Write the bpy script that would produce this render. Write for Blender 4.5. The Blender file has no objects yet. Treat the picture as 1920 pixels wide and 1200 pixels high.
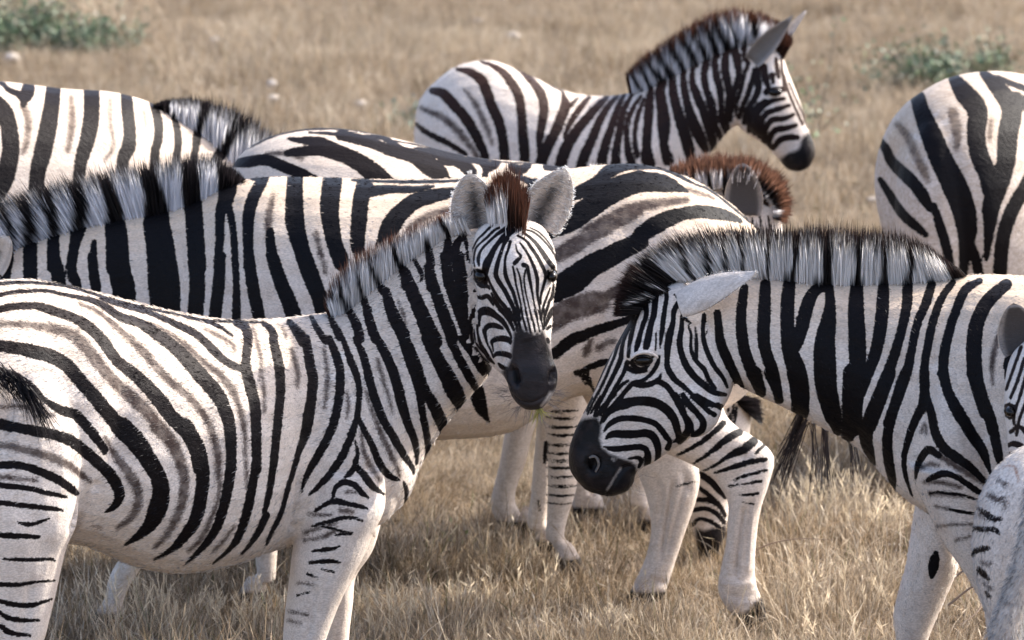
import bpy, math, random
import numpy as np
from mathutils import Vector, Matrix, kdtree
from math import radians, sin, cos, tan, pi

random.seed(7)
RNG = np.random.default_rng(11)
SC = bpy.context.scene
COL = SC.collection

# ------------------------------------------------------------ camera, sky, sun, exposure
CAM_H = 3.347
PITCH = radians(9.5)
FPX = 10500.0
cam_data = bpy.data.cameras.new('camera')
cam_data.sensor_width = 36.0
cam_data.lens = FPX / 1920.0 * 36.0
cam_data.clip_start = 0.1
cam_data.clip_end = 3000.0
cam_data.dof.use_dof = True
cam_data.dof.focus_distance = 13.75
cam_data.dof.aperture_fstop = 6.3
cam = bpy.data.objects.new('camera', cam_data)
COL.objects.link(cam)
cam.location = (0, 0, CAM_H)
cam.rotation_euler = (pi / 2 - PITCH, 0, 0)
SC.camera = cam

SUN_EL, SUN_AZ = radians(39), radians(67)          # azimuth measured from +Y towards +X
world = bpy.data.worlds.new('World')
SC.world = world
world.use_nodes = True
wn = world.node_tree
for n in list(wn.nodes):
    wn.nodes.remove(n)
sky = wn.nodes.new('ShaderNodeTexSky')
sky.sky_type = 'NISHITA'
sky.sun_disc = False
sky.air_density = 0.65
sky.dust_density = 2.6
sky.ozone_density = 0.4
sky.sun_elevation = SUN_EL
sky.sun_rotation = SUN_AZ
bg = wn.nodes.new('ShaderNodeBackground')
bg.inputs['Strength'].default_value = 0.15
wo = wn.nodes.new('ShaderNodeOutputWorld')
wn.links.new(sky.outputs[0], bg.inputs['Color'])
wn.links.new(bg.outputs[0], wo.inputs['Surface'])

sun_d = bpy.data.lights.new('sun', 'SUN')
sun_d.energy = 2.6
sun_d.angle = radians(0.53)
sun_d.color = (1.0, 0.95, 0.87)
sun = bpy.data.objects.new('sun', sun_d)
COL.objects.link(sun)
sdir = Vector((sin(SUN_AZ) * cos(SUN_EL), cos(SUN_AZ) * cos(SUN_EL), sin(SUN_EL)))
sun.rotation_euler = sdir.to_track_quat('Z', 'Y').to_euler()
sun.location = (6, 10, 12)

SC.view_settings.view_transform = 'Standard'
SC.view_settings.look = 'None'
SC.view_settings.exposure = 1.86
SC.view_settings.gamma = 1.0
SC.view_settings.use_curve_mapping = False
SC.render.engine = 'CYCLES'
SC.cycles.max_bounces = 6
SC.cycles.diffuse_bounces = 3
SC.cycles.glossy_bounces = 2
SC.cycles.transparent_max_bounces = 4

# ------------------------------------------------------------ measuring helpers
_cp, _sp = cos(PITCH), sin(PITCH)


def W(u, v, Y):
    """point at forward distance Y seen at (u, v) of a 1920x1200 frame (used as a surveyor's measure)"""
    x = (u - 960.0) / FPX
    y = -(v - 600.0) / FPX
    d = np.array([x, _cp + y * _sp, -_sp + y * _cp])
    return d * (Y / d[1]) + np.array([0, 0, CAM_H])


def PX(P):
    """(N,3) world points -> (N,2)"""
    P = np.asarray(P, float)
    q = P - np.array([0, 0, CAM_H])
    dep = q[:, 1] * _cp - q[:, 2] * _sp
    up = q[:, 1] * _sp + q[:, 2] * _cp
    return np.stack([960 + FPX * q[:, 0] / dep, 600 - FPX * up / dep], 1)


def GV(Y):
    """image height of flat ground at distance Y"""
    return 600 + FPX * tan(math.atan(CAM_H / Y) - PITCH)


def new_mesh(name, verts, faces, mat=None, parent=None, smooth=False, kind=None):
    me = bpy.data.meshes.new(name)
    me.from_pydata([tuple(v) for v in verts], [], [tuple(f) for f in faces])
    if smooth:
        me.polygons.foreach_set('use_smooth', [True] * len(me.polygons))
    if mat:
        me.materials.append(mat)
    o = bpy.data.objects.new(name, me)
    COL.objects.link(o)
    if parent is not None:
        o.parent = parent
    if kind:
        o['kind'] = kind
    return o


def fast_mesh(name, V, F, mat=None, parent=None, smooth=False, kind=None):
    """V (n,3) float, F (m,k) int, all faces with k corners"""
    V = np.asarray(V, np.float32)
    F = np.asarray(F, np.int32)
    me = bpy.data.meshes.new(name)
    me.vertices.add(len(V))
    me.vertices.foreach_set('co', V.ravel())
    k = F.shape[1]
    me.loops.add(F.size)
    me.loops.foreach_set('vertex_index', F.ravel())
    me.polygons.add(len(F))
    me.polygons.foreach_set('loop_start', np.arange(0, F.size, k, dtype=np.int32))
    me.polygons.foreach_set('loop_total', np.full(len(F), k, dtype=np.int32))
    if smooth:
        me.polygons.foreach_set('use_smooth', np.ones(len(F), bool))
    me.update(calc_edges=True)
    me.validate()
    if mat:
        me.materials.append(mat)
    o = bpy.data.objects.new(name, me)
    COL.objects.link(o)
    if parent is not None:
        o.parent = parent
    if kind:
        o['kind'] = kind
    return o


def add_attr(me, name, arr):
    a = me.attributes.new(name, 'FLOAT', 'POINT')
    a.data.foreach_set('value', np.asarray(arr, np.float32))


def add_col(me, name, arr):
    a = me.attributes.new(name, 'FLOAT_COLOR', 'POINT')
    c = np.ones((len(arr), 4), np.float32)
    c[:, :3] = arr
    a.data.foreach_set('color', c.ravel())


# ------------------------------------------------------------ material helpers
def mat_new(name):
    m = bpy.data.materials.new(name)
    m.use_nodes = True
    nt = m.node_tree
    for n in list(nt.nodes):
        nt.nodes.remove(n)
    out = nt.nodes.new('ShaderNodeOutputMaterial')
    b = nt.nodes.new('ShaderNodeBsdfPrincipled')
    nt.links.new(b.outputs[0], out.inputs['Surface'])
    return m, nt, b


def N(nt, t, **kw):
    n = nt.nodes.new(t)
    for k, v in kw.items():
        setattr(n, k, v)
    return n


def math_n(nt, op, a, b=None, clamp=False):
    n = nt.nodes.new('ShaderNodeMath')
    n.operation = op
    n.use_clamp = clamp
    for i, x in enumerate((a, b)):
        if x is None:
            continue
        if isinstance(x, (int, float)):
            n.inputs[i].default_value = x
        else:
            nt.links.new(x, n.inputs[i])
    return n.outputs[0]


def mix_n(nt, fac, c1, c2, blend='MIX'):
    n = nt.nodes.new('ShaderNodeMix')
    n.data_type = 'RGBA'
    n.blend_type = blend
    n.clamp_factor = True
    for sock, x in ((n.inputs[0], fac), (n.inputs[6], c1), (n.inputs[7], c2)):
        if isinstance(x, (int, float)):
            sock.default_value = x
        elif isinstance(x, tuple):
            sock.default_value = (x[0], x[1], x[2], 1)
        else:
            nt.links.new(x, sock)
    return n.outputs[2]


def maprange(nt, x, a, b, c=0.0, d=1.0, smooth=True):
    n = nt.nodes.new('ShaderNodeMapRange')
    n.interpolation_type = 'SMOOTHSTEP' if smooth else 'LINEAR'
    n.inputs['From Min'].default_value = a
    n.inputs['From Max'].default_value = b
    n.inputs['To Min'].default_value = c
    n.inputs['To Max'].default_value = d
    nt.links.new(x, n.inputs['Value'])
    return n.outputs[0]


def noise(nt, vec, scale, detail=3.0, rough=0.55, dist=0.0):
    n = nt.nodes.new('ShaderNodeTexNoise')
    n.inputs['Scale'].default_value = scale
    n.inputs['Detail'].default_value = detail
    n.inputs['Roughness'].default_value = rough
    n.inputs['Distortion'].default_value = dist
    if vec is not None:
        nt.links.new(vec, n.inputs['Vector'])
    return n.outputs['Fac']


def attr(nt, name):
    n = nt.nodes.new('ShaderNodeAttribute')
    n.attribute_name = name
    return n


# ------------------------------------------------------------ materials
def make_coat():
    m, nt, b = mat_new('zebra_coat')
    geo = N(nt, 'ShaderNodeNewGeometry')
    mp = N(nt, 'ShaderNodeMapping')
    mp.inputs['Scale'].default_value = (0.3, 1.0, 0.8)
    nt.links.new(geo.outputs['Position'], mp.inputs['Vector'])
    fine = noise(nt, mp.outputs[0], 420, 2)
    mid = noise(nt, mp.outputs[0], 110, 3)
    big = noise(nt, geo.outputs['Position'], 9, 4)
    blotch = noise(nt, geo.outputs['Position'], 34, 3)
    # ragged hair edge on the stripes
    jit = math_n(nt, 'ADD', math_n(nt, 'MULTIPLY', math_n(nt, 'SUBTRACT', fine, 0.5), 7.0),
                 math_n(nt, 'MULTIPLY', math_n(nt, 'SUBTRACT', mid, 0.5), 6.0))
    kb = attr(nt, 'rag').outputs['Fac']
    jit = math_n(nt, 'MULTIPLY', jit, kb)
    blk = math_n(nt, 'ADD', attr(nt, 'blk').outputs['Fac'], jit)
    fb = maprange(nt, blk, -1.0, 1.0, 1.0, 0.0)
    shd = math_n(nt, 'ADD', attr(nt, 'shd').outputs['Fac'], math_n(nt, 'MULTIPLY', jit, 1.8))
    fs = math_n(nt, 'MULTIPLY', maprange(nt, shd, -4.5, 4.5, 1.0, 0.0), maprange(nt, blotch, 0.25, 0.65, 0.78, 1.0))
    crm = attr(nt, 'crm').outputs['Fac']
    white = mix_n(nt, maprange(nt, big, 0.3, 0.7), (0.73, 0.65, 0.58), (0.63, 0.55, 0.48))
    cream = mix_n(nt, maprange(nt, big, 0.3, 0.7), (0.60, 0.455, 0.315), (0.53, 0.39, 0.265))
    base = mix_n(nt, crm, white, cream)
    # hair streaks: a little darker roots
    base = mix_n(nt, maprange(nt, fine, 0.35, 0.64, 0.48, 0.0), base, (0.30, 0.25, 0.21))
    base = mix_n(nt, math_n(nt, 'MULTIPLY', maprange(nt, blotch, 0.52, 0.75), 0.30), base, (0.42, 0.33, 0.26))
    base = mix_n(nt, math_n(nt, 'MULTIPLY', maprange(nt, noise(nt, geo.outputs['Position'], 14, 5, .65), .50, .72), .38), base, (.40, .31, .245))
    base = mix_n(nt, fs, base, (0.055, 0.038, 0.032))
    dust_shade = attr(nt, 'dst_shade').outputs['Fac']
    base = mix_n(nt, math_n(nt, 'MULTIPLY', dust_shade, maprange(nt, mid, 0.3, 0.7, 0.2, 0.9)), base, (0.30, 0.22, 0.155))  # low leg dust, plus shade painted over some whole coats
    org = attr(nt, 'org').outputs['Fac']
    base = mix_n(nt, maprange(nt, org, -3, 2, 0.85, 0.0), base, (0.26, 0.10, 0.04))
    brn = attr(nt, 'brn').outputs['Fac']
    black = mix_n(nt, brn, (0.0040, 0.0034, 0.0040), (0.036, 0.017, 0.012))
    black = mix_n(nt, maprange(nt, fine, 0.40, 0.75, 0.0, 0.35), black, (0.010, 0.0085, 0.009))
    base = mix_n(nt, fb, base, black)
    dk = attr(nt, 'dk').outputs['Fac']
    dk = math_n(nt, 'ADD', dk, math_n(nt, 'MULTIPLY', jit, 0.8))
    skin = mix_n(nt, maprange(nt, blotch, 0.35, 0.7), (0.006, 0.0055, 0.006), (0.017, 0.013, 0.013))
    skin = mix_n(nt, math_n(nt, 'MULTIPLY', attr(nt, 'skl').outputs['Fac'], maprange(nt, big, .3, .7, .4, 1.)), skin, (0.085, 0.068, 0.066))
    base = mix_n(nt, maprange(nt, math_n(nt, 'ADD', dk, jit), -4.5, 5.5, 1.0, 0.0), base, skin)
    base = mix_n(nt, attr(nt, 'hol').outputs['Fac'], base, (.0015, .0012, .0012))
    gry = attr(nt, 'gry').outputs['Fac']
    base = mix_n(nt, math_n(nt, 'MULTIPLY', gry, maprange(nt, fine, 0.3, 0.7, 0.6, 1.0)), base, (0.060, 0.054, 0.054))
    nt.links.new(base, b.inputs['Base Color'])
    dkf = maprange(nt, dk, -3.5, 2.5, 1.0, 0.0)
    nt.links.new(maprange(nt, dkf, 0, 1, .52, .36), b.inputs['Roughness'])
    nt.links.new(maprange(nt, dkf, 0, 1, .08, .11), b.inputs['Specular IOR Level'])
    bp = N(nt, 'ShaderNodeBump')
    bp.inputs['Strength'].default_value = 0.55
    bp.inputs['Distance'].default_value = 0.004
    hsum = math_n(nt, 'ADD', math_n(nt, 'MULTIPLY', fine, 0.45), math_n(nt, 'MULTIPLY', mid, 0.9))
    hsum = math_n(nt, 'ADD', hsum, math_n(nt, 'MULTIPLY', blotch, 0.45))
    nt.links.new(hsum, bp.inputs['Height'])
    nt.links.new(bp.outputs[0], b.inputs['Normal'])
    return m


def make_hair_mat(name='hair'):
    m, nt, b = mat_new(name)
    c = attr(nt, 'hc')
    nt.links.new(c.outputs['Color'], b.inputs['Base Color'])
    b.inputs['Roughness'].default_value = 0.5
    b.inputs['Specular IOR Level'].default_value = 0.3
    tr = N(nt, 'ShaderNodeBsdfTranslucent')
    nt.links.new(c.outputs['Color'], tr.inputs['Color'])
    mx = N(nt, 'ShaderNodeMixShader'); mx.inputs[0].default_value = .55
    nt.links.new(b.outputs[0], mx.inputs[1]); nt.links.new(tr.outputs[0], mx.inputs[2])
    out = [n for n in nt.nodes if n.type == 'OUTPUT_MATERIAL'][0]
    nt.links.new(mx.outputs[0], out.inputs['Surface'])
    return m


def make_eye_mat():
    m, nt, b = mat_new('eye_wet')
    b.inputs['Base Color'].default_value = (0.006, 0.004, 0.003, 1)
    b.inputs['Roughness'].default_value = 0.16
    b.inputs['Specular IOR Level'].default_value = 0.25
    return m


M_COAT = make_coat()
M_HAIR = make_hair_mat('hair')
M_EYE = make_eye_mat()


# ------------------------------------------------------------ lofts
def catmull(P, sub):
    P = np.asarray(P, float)
    n = len(P)
    out = []
    for i in range(n - 1):
        p0 = P[i - 1] if i > 0 else 2 * P[0] - P[1]
        p1, p2 = P[i], P[i + 1]
        p3 = P[i + 2] if i + 2 < n else 2 * P[-1] - P[-2]
        for s in range(sub):
            t = s / sub
            out.append(0.5 * ((2 * p1) + (-p0 + p2) * t + (2 * p0 - 5 * p1 + 4 * p2 - p3) * t * t
                              + (-p0 + 3 * p1 - 3 * p2 + p3) * t ** 3))
    out.append(P[-1])
    return np.array(out)


def loft(rows, sub=5, nseg=28, egg=0.0, sq=1.0, dm=0.5):
    """rows: (uT,vT,uB,vB,Y,w[,egg]) -> verts, faces, theta-cos per vert.  T/B are the two outline points of a
    cross-section, w its half thickness along the third axis (metres)."""
    R = []
    for r in rows:
        r = list(r)
        if len(r) == 6:
            r.append(egg)
        T = W(r[0], r[1], r[4])
        B = W(r[2], r[3], r[4])
        R.append(np.concatenate([T, B, [r[5], r[6]]]))
    R = catmull(R, sub)
    R[:, 6] = np.maximum(R[:, 6], 0.008)
    C = (R[:, :3] + R[:, 3:6]) / 2
    A = (R[:, :3] - R[:, 3:6]) / 2
    tan_ = np.gradient(C, axis=0)
    V, CS = [], []
    th = np.linspace(0, 2 * pi, nseg, endpoint=False)
    prev = None
    for i in range(len(C)):
        a = A[i]
        t = tan_[i] / (np.linalg.norm(tan_[i]) + 1e-9)
        wv = np.cross(t, a)
        ln = np.linalg.norm(wv)
        if ln < 1e-6:
            wv = np.array([0, 1.0, 0])
        else:
            wv = wv / ln
        if wv[1] < 0:
            wv = -wv
        # keep it mostly towards the depth axis
        wv = (1 - dm) * wv + dm * np.array([0, 1.0, 0])
        wv /= np.linalg.norm(wv)
        c, s = np.cos(th), np.sin(th)
        cc = np.sign(c) * np.abs(c) ** sq
        ss = np.sign(s) * np.abs(s) ** sq
        wd = R[i, 6] * (1 - R[i, 7] * c)
        V.append(C[i] + np.outer(cc, a) + np.outer(ss * wd, wv))
        CS.append(c)
    n = len(C)
    V = np.concatenate(V + [C[:1], C[-1:]])
    CS = np.concatenate(CS + [[0], [0]])
    F = []
    for i in range(n - 1):
        for j in range(nseg):
            k = (j + 1) % nseg
            F.append((i * nseg + j, i * nseg + k, (i + 1) * nseg + k, (i + 1) * nseg + j))
    a0, a1 = n * nseg, n * nseg + 1
    for j in range(nseg):
        k = (j + 1) % nseg
        F.append((a0, k, j))
        F.append((a1, (n - 1) * nseg + j, (n - 1) * nseg + k))
    return V, F, CS


def blob(u, v, Y, ru, rv, rd, rot=0.0):
    """ellipsoid; ru, rv in px at that distance, rd metres"""
    c = W(u, v, Y)
    ex = W(u + ru * cos(rot), v + ru * sin(rot), Y) - c
    ey = W(u - rv * sin(rot), v + rv * cos(rot), Y) - c
    ez = np.array([0, rd, 0])
    V, F = [], []
    nu, nv = 16, 10
    for i in range(nv + 1):
        ph = pi * i / nv
        for j in range(nu):
            t = 2 * pi * j / nu
            V.append(c + ex * sin(ph) * cos(t) + ey * cos(ph) + ez * sin(ph) * sin(t))
    for i in range(nv):
        for j in range(nu):
            k = (j + 1) % nu
            F.append((i * nu + j, i * nu + k, (i + 1) * nu + k, (i + 1) * nu + j))
    V = np.array(V)
    return V, F, np.zeros(len(V))


def leg_rows(rows, Y, w=None, face=1, hoof=True):
    """rows (v,uL,uR[,w]) down the leg; finish with pastern and hoof on the ground at Y. face: +1 toes to the right"""
    out = []
    for r in rows:
        hw = (r[2] - r[1]) / 2 / 720.0
        ww = r[3] if len(r) > 3 else hw * 0.92
        out.append((r[1], r[0], r[2], r[0], Y, ww))
    if hoof:
        gv = GV(Y)
        v, a, b = rows[-1][0], rows[-1][1], rows[-1][2]
        c = (a + b) / 2
        s = 700 * 15.0 / Y
        hf = 0.034 * s
        top = gv - 0.16 * s
        if top > v + 10:
            out.append((c - 0.026 * s, (v + top) / 2, c + 0.026 * s, (v + top) / 2, Y, 0.026))
            out.append((c - hf, top, c + hf, top, Y, 0.034))
        f = face
        out.append((c + f * 0.02 * s - 0.027 * s, gv - 0.095 * s, c + f * 0.02 * s + 0.027 * s, gv - 0.095 * s, Y, 0.028))
        out.append((c + f * 0.035 * s - 0.036 * s, gv - 0.055 * s, c + f * 0.035 * s + 0.036 * s, gv - 0.055 * s, Y, 0.036))
        out.append((c + f * 0.05 * s - 0.05 * s, gv - 0.005 * s, c + f * 0.05 * s + 0.05 * s, gv - 0.005 * s, Y, 0.047))
    return out


def gen_leg(u, vtop, Y, kind='fore', face=1, k=1.0):
    """a standing leg between body at (u,vtop) and the ground"""
    gv = GV(Y)
    s = 700 * 15.0 / Y * k
    H = gv - vtop
    f = face
    if kind == 'fore':
        prof = [(0.0, 0, .085), (.2, 0, .07), (.38, 0, .052), (.50, 0.004, .042), (.57, .006, .043), (.64, 0, .032), (.76, 0, .027), (.85, 0, .034)]
    else:
        prof = [(0.0, -.02, .15), (.15, 0, .12), (.3, -.02, .08), (.42, -.06, .055), (.52, -.09, .05), (.6, -.085, .036), (.74, -.07, .03), (.85, -.06, .036)]
    rows = []
    for t, dx, r in prof:
        c = u + f * dx * s
        rows.append((vtop + t * H, c - r * s, c + r * s, min(r * .9, .085)))
    return leg_rows(rows, Y, face=f)


class Paint:
    def __init__(self):
        self.s = []     # (kind, pts(n,3), parts)
        self.poly = []
        self.fall = []

    def add(self, kind, ox, oy, sc, text, parts=None):
        for line in text.replace('\n', ';;').split(';;'):
            line = line.strip()
            if not line:
                continue
            a = np.array([[float(x) for x in q.split()] for q in line.split(';') if q.strip()])
            a = a / sc
            a[:, 0] += ox
            a[:, 1] += oy
            if len(a) > 2:
                a = catmull(a, 3)
            self.s.append((kind, a, parts))
        return self

    def clip(self, u0, v0, u1, v1):
        out = []
        for k, a, parts in self.s:
            if k not in 'kbw' or (parts and 'head' in parts):
                out.append((k, a, parts)); continue
            ins = (a[:, 0] > u0) & (a[:, 0] < u1) & (a[:, 1] > v0) & (a[:, 1] < v1)
            i = 0
            while i < len(a):
                if ins[i]:
                    i += 1; continue
                j = i
                while j < len(a) and not ins[j]:
                    j += 1
                if j - i > 1:
                    out.append((k, a[i:j], parts))
                i = j
        self.s = out
        return self

    def fill(self, kind, ox, oy, sc, text, parts=None):
        a = np.array([[float(x) for x in q.split()] for q in text.split(';') if q.strip()]) / sc
        a[:, 0] += ox
        a[:, 1] += oy
        self.poly.append((kind, a, parts))
        return self

    def bands(self, u0, v0, u1, v1, ang, period, duty=0.45, bend=0.0, parts=None):
        """regular stripes for the flanks that other animals hide or that lie outside the picture"""
        self.fall.append((u0, v0, u1, v1, ang, period, duty, bend, parts))
        return self

    def field(self, kind, uv, part=None, margin=30.0):
        d = np.full(len(uv), 30.0, np.float32)
        for k, a, parts in self.s:
            if k != kind:
                continue
            lo = a[:, :2].min(0) - margin - a[:, 2].max() / 2
            hi = a[:, :2].max(0) + margin + a[:, 2].max() / 2
            sel = (uv[:, 0] > lo[0]) & (uv[:, 0] < hi[0]) & (uv[:, 1] > lo[1]) & (uv[:, 1] < hi[1])
            if parts is not None and part is not None:
                sel &= np.isin(part, parts)
            ix = np.nonzero(sel)[0]
            if not len(ix):
                continue
            p = uv[ix]
            best = np.full(len(ix), 1e9)
            for i in range(len(a) - 1):
                p0, p1 = a[i, :2], a[i + 1, :2]
                e = p1 - p0
                L = float(e @ e) + 1e-9
                t = np.clip(((p - p0) @ e) / L, 0, 1)
                q = p0 + t[:, None] * e
                dist = np.hypot(p[:, 0] - q[:, 0], p[:, 1] - q[:, 1]) - (a[i, 2] * (1 - t) + a[i + 1, 2] * t) / 2
                best = np.minimum(best, dist)
            if len(a) == 1:
                best = np.hypot(p[:, 0] - a[0, 0], p[:, 1] - a[0, 1]) - a[0, 2] / 2
            d[ix] = np.minimum(d[ix], best)
        for k, a, parts in self.poly:
            if k != kind:
                continue
            inside = np.zeros(len(uv), bool)
            best = np.full(len(uv), 1e9)
            n = len(a)
            x, y = uv[:, 0], uv[:, 1]
            for i in range(n):
                p0, p1 = a[i], a[(i + 1) % n]
                c = ((p0[1] > y) != (p1[1] > y)) & (x < (p1[0] - p0[0]) * (y - p0[1]) / (p1[1] - p0[1] + 1e-12) + p0[0])
                inside ^= c
                e = p1 - p0
                t = np.clip(((uv - p0) @ e) / (e @ e + 1e-9), 0, 1)
                q = p0 + t[:, None] * e
                best = np.minimum(best, np.hypot(x - q[:, 0], y - q[:, 1]))
            sd = np.where(inside, -best, best)
            if parts is not None and part is not None:
                sd = np.where(np.isin(part, parts), sd, 30.0)
            d = np.minimum(d, sd)
        if kind == 'k':
            for (u0, v0, u1, v1, ang, per, duty, bend, parts) in self.fall:
                ed = np.minimum(np.minimum(uv[:, 0] - u0, u1 - uv[:, 0]), np.minimum(uv[:, 1] - v0, v1 - uv[:, 1]))
                ca, sa = cos(radians(ang)), sin(radians(ang))
                s = uv[:, 0] * ca + uv[:, 1] * sa + bend * np.sin((uv[:, 1] * ca - uv[:, 0] * sa) / 90.0) \
                    + 9 * np.sin(uv[:, 0] * .021 + uv[:, 1] * .033)
                ph = np.abs((s / per) % 1.0 - 0.5)          # 0 at stripe centre
                sd = (ph - duty / 2) * per
                sd = np.maximum(sd, 6 - ed)
                if parts is not None and part is not None:
                    sd = np.where(np.isin(part, parts), sd, 30.0)
                d = np.minimum(d, sd)
        return d.astype(np.float32)


def ear_geo(base, tip, width, open_dir, depth, pt=0.0):
    """a cupped ear; base, tip world points; open_dir = direction the cup opens. returns verts, faces, attrs"""
    base, tip = np.array(base), np.array(tip)
    ax = tip - base
    L = np.linalg.norm(ax)
    ax = ax / L
    nrm = np.array(open_dir, float)
    nrm -= ax * (nrm @ ax)
    nrm /= np.linalg.norm(nrm)
    side = np.cross(ax, nrm)
    ns, ntt = 22, 18
    V, F, IN, SS, TT = [], [], [], [], []
    for layer in (0, 1):
        for i in range(ns + 1):
            s = i / ns
            wd = width / 2 * (0.50 * (1 - s) ** 1.2 + 1.0 * (sin(pi * min(1, s * 0.93 + .07)) ** 0.5)) * (1 if s < .97 else .75)
            wd = max(wd * (1 - pt * s ** 2.5), 0.0015)
            curl = 1.55 - 0.75 * s
            for j in range(ntt + 1):
                t = -1 + 2 * j / ntt
                a = t * curl
                x = wd * sin(a) / sin(min(curl, pi / 2)) if curl < pi / 2 else wd * sin(a)
                z = -depth * (cos(a)) * (0.35 + 0.65 * sin(pi * min(1, s + .12)) ** .7) * (1 - .4 * s)
                p = base + ax * (s * L) + side * x + nrm * z
                if layer == 1:
                    p = p + nrm * 0.005 * (1 - abs(t) ** 4) * (1 if 0 < i < ns else 0)
                V.append(p)
                IN.append(layer)
                SS.append(s)
                TT.append(abs(t))
    off = (ns + 1) * (ntt + 1)
    for layer in (0, 1):
        for i in range(ns):
            for j in range(ntt):
                a = layer * off + i * (ntt + 1) + j
                q = (a, a + 1, a + ntt + 2, a + ntt + 1)
                F.append(q if layer == 0 else q[::-1])
    def ring():
        idx = [i * (ntt + 1) for i in range(ns + 1)] + [ns * (ntt + 1) + j for j in range(1, ntt + 1)] + \
              [i * (ntt + 1) + ntt for i in range(ns - 1, -1, -1)]
        return idx
    r = ring()
    for a, b in zip(r[:-1], r[1:]):
        F.append((a, b, b + off, a + off))
    return np.array(V), F, np.array(IN), np.array(SS), np.array(TT), side, ax, nrm


ZEBRAS = {}


def build_body(root, comps, paint, voxel=0.007, smooth=6, brn=0.0, rag=1.0, ears=(), dents=(), grooves=(), headrag=.4, headvox=None, skl=0.0, coat_shade=0.0, grow=1.0, headgrow=.8, dust_shade=True, crm=0.75,
               crm_parts=('trunk', 'neck')):
    """comps: list of (partname, (V,F,CS)).  Union by voxel remesh -> one continuous body."""
    lab, cs, V0 = [], [], []
    names = sorted(set(c[0] for c in comps))
    for pn, (V, F, CS) in comps:
        V0.append(V)
        lab += [names.index(pn)] * len(V)
        cs.append(CS)
    V0 = np.concatenate(V0)
    cs = np.concatenate(cs)
    lab = np.array(lab)
    if headvox:
        sets = [([c for c in comps if c[0] != 'head'], voxel, smooth), ([c for c in comps if c[0] == 'head'], headvox, smooth + 5)]
    else:
        sets = [(comps, voxel, smooth)]
    cos_, Fs_, nrs_, off2 = [], [], [], 0
    for cset, vx, smi in sets:
        allV, allF, off = [], [], 0
        for pn, (V, F, CS) in cset:
            allV.append(V)
            allF += [tuple(i + off for i in f) for f in F]
            off += len(V)
        me = bpy.data.meshes.new('raw')
        me.from_pydata([tuple(v) for v in np.concatenate(allV)], [], allF)
        ob = bpy.data.objects.new('raw', me)
        COL.objects.link(ob)
        mod = ob.modifiers.new('r', 'REMESH')
        mod.mode = 'VOXEL'
        mod.voxel_size = vx
        sm = ob.modifiers.new('s', 'SMOOTH')
        sm.factor = 0.5
        sm.iterations = smi
        dg = bpy.context.evaluated_depsgraph_get()
        dg.update()
        me2 = bpy.data.meshes.new_from_object(ob.evaluated_get(dg))
        bpy.data.objects.remove(ob)
        bpy.data.meshes.remove(me)
        n = len(me2.vertices)
        co = np.empty(n * 3, np.float32)
        me2.vertices.foreach_get('co', co)
        vi = np.empty(len(me2.loops), np.int32)
        me2.loops.foreach_get('vertex_index', vi)
        nr = np.empty(n * 3, np.float32)
        me2.vertices.foreach_get('normal', nr)
        cos_.append(co.reshape(-1, 3).astype(float)); Fs_.append(vi.reshape(-1, 4) + off2); nrs_.append(nr.reshape(-1, 3))
        off2 += n
        bpy.data.meshes.remove(me2)
    co, F2, nr = np.concatenate(cos_), np.concatenate(Fs_), np.concatenate(nrs_)
    n = len(co)
    co[:, 2] = np.maximum(co[:, 2], 0.0)
    for (u, v, Yc, r, amt) in dents:      # (pixel, distance, radius m, depth m)
        c = W(u, v, Yc)
        d = np.linalg.norm(co - c, axis=1)
        k = np.exp(-(d / r) ** 2 * 2)
        co -= nr * (k * amt)[:, None]
    for (pts, r, amt) in grooves:
        g = catmull(np.array(pts, float), 4)
        uvg = PX(co)
        lo, hi = g.min(0) - 3 * r, g.max(0) + 3 * r
        ix = np.nonzero((uvg[:, 0] > lo[0]) & (uvg[:, 0] < hi[0]) & (uvg[:, 1] > lo[1]) & (uvg[:, 1] < hi[1]) & (nr[:, 1] < -.15))[0]
        q = uvg[ix]
        dd = np.full(len(ix), 1e9)
        tt = np.zeros(len(ix))
        for i in range(len(g) - 1):
            e = g[i + 1] - g[i]
            t = np.clip(((q - g[i]) @ e) / (e @ e + 1e-9), 0, 1)
            dk_ = np.hypot(*(q - g[i] - t[:, None] * e).T)
            m_ = dk_ < dd
            dd = np.where(m_, dk_, dd)
            tt = np.where(m_, (i + t) / (len(g) - 1), tt)
        k = np.exp(-(dd / r) ** 2) * np.clip(np.minimum(tt, 1 - tt) * 6 + .3, 0, 1)
        co[ix] -= nr[ix] * (k * amt)[:, None]
    kd = kdtree.KDTree(len(V0))
    for i, p in enumerate(V0):
        kd.insert(p, i)
    kd.balance()
    near = np.fromiter((kd.find(p)[1] for p in co), int, n)
    part = np.array(names)[lab[near]]
    csv = cs[near]
    uv = PX(co)
    blk = paint.field('k', uv, part)
    wht = paint.field('w', uv, part)
    blk = np.maximum(blk, -wht)
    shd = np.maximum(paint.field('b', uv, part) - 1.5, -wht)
    dk = np.maximum(paint.field('m', uv, part), -wht)
    org = paint.field('o', uv, part)
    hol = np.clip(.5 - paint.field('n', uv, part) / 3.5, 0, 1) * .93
    blk = blk - np.where(part == 'head', headgrow, grow)
    cr = np.clip((csv + 0.1) / 1.0, 0, 1) * np.isin(part, crm_parts) * crm
    z = co[:, 2]
    hoof = (z < 0.075)
    dk = np.where(hoof, np.minimum(dk, (z - 0.06) * 700), dk)
    dst_shade = np.maximum(np.clip((0.42 - z) / 0.5, 0, 0.45), coat_shade)  # leg dust by height; the coat-wide minimum is shade painted into the colour
    gry = np.zeros(n)
    ragv = np.where(part == 'head', headrag, rag)
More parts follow.
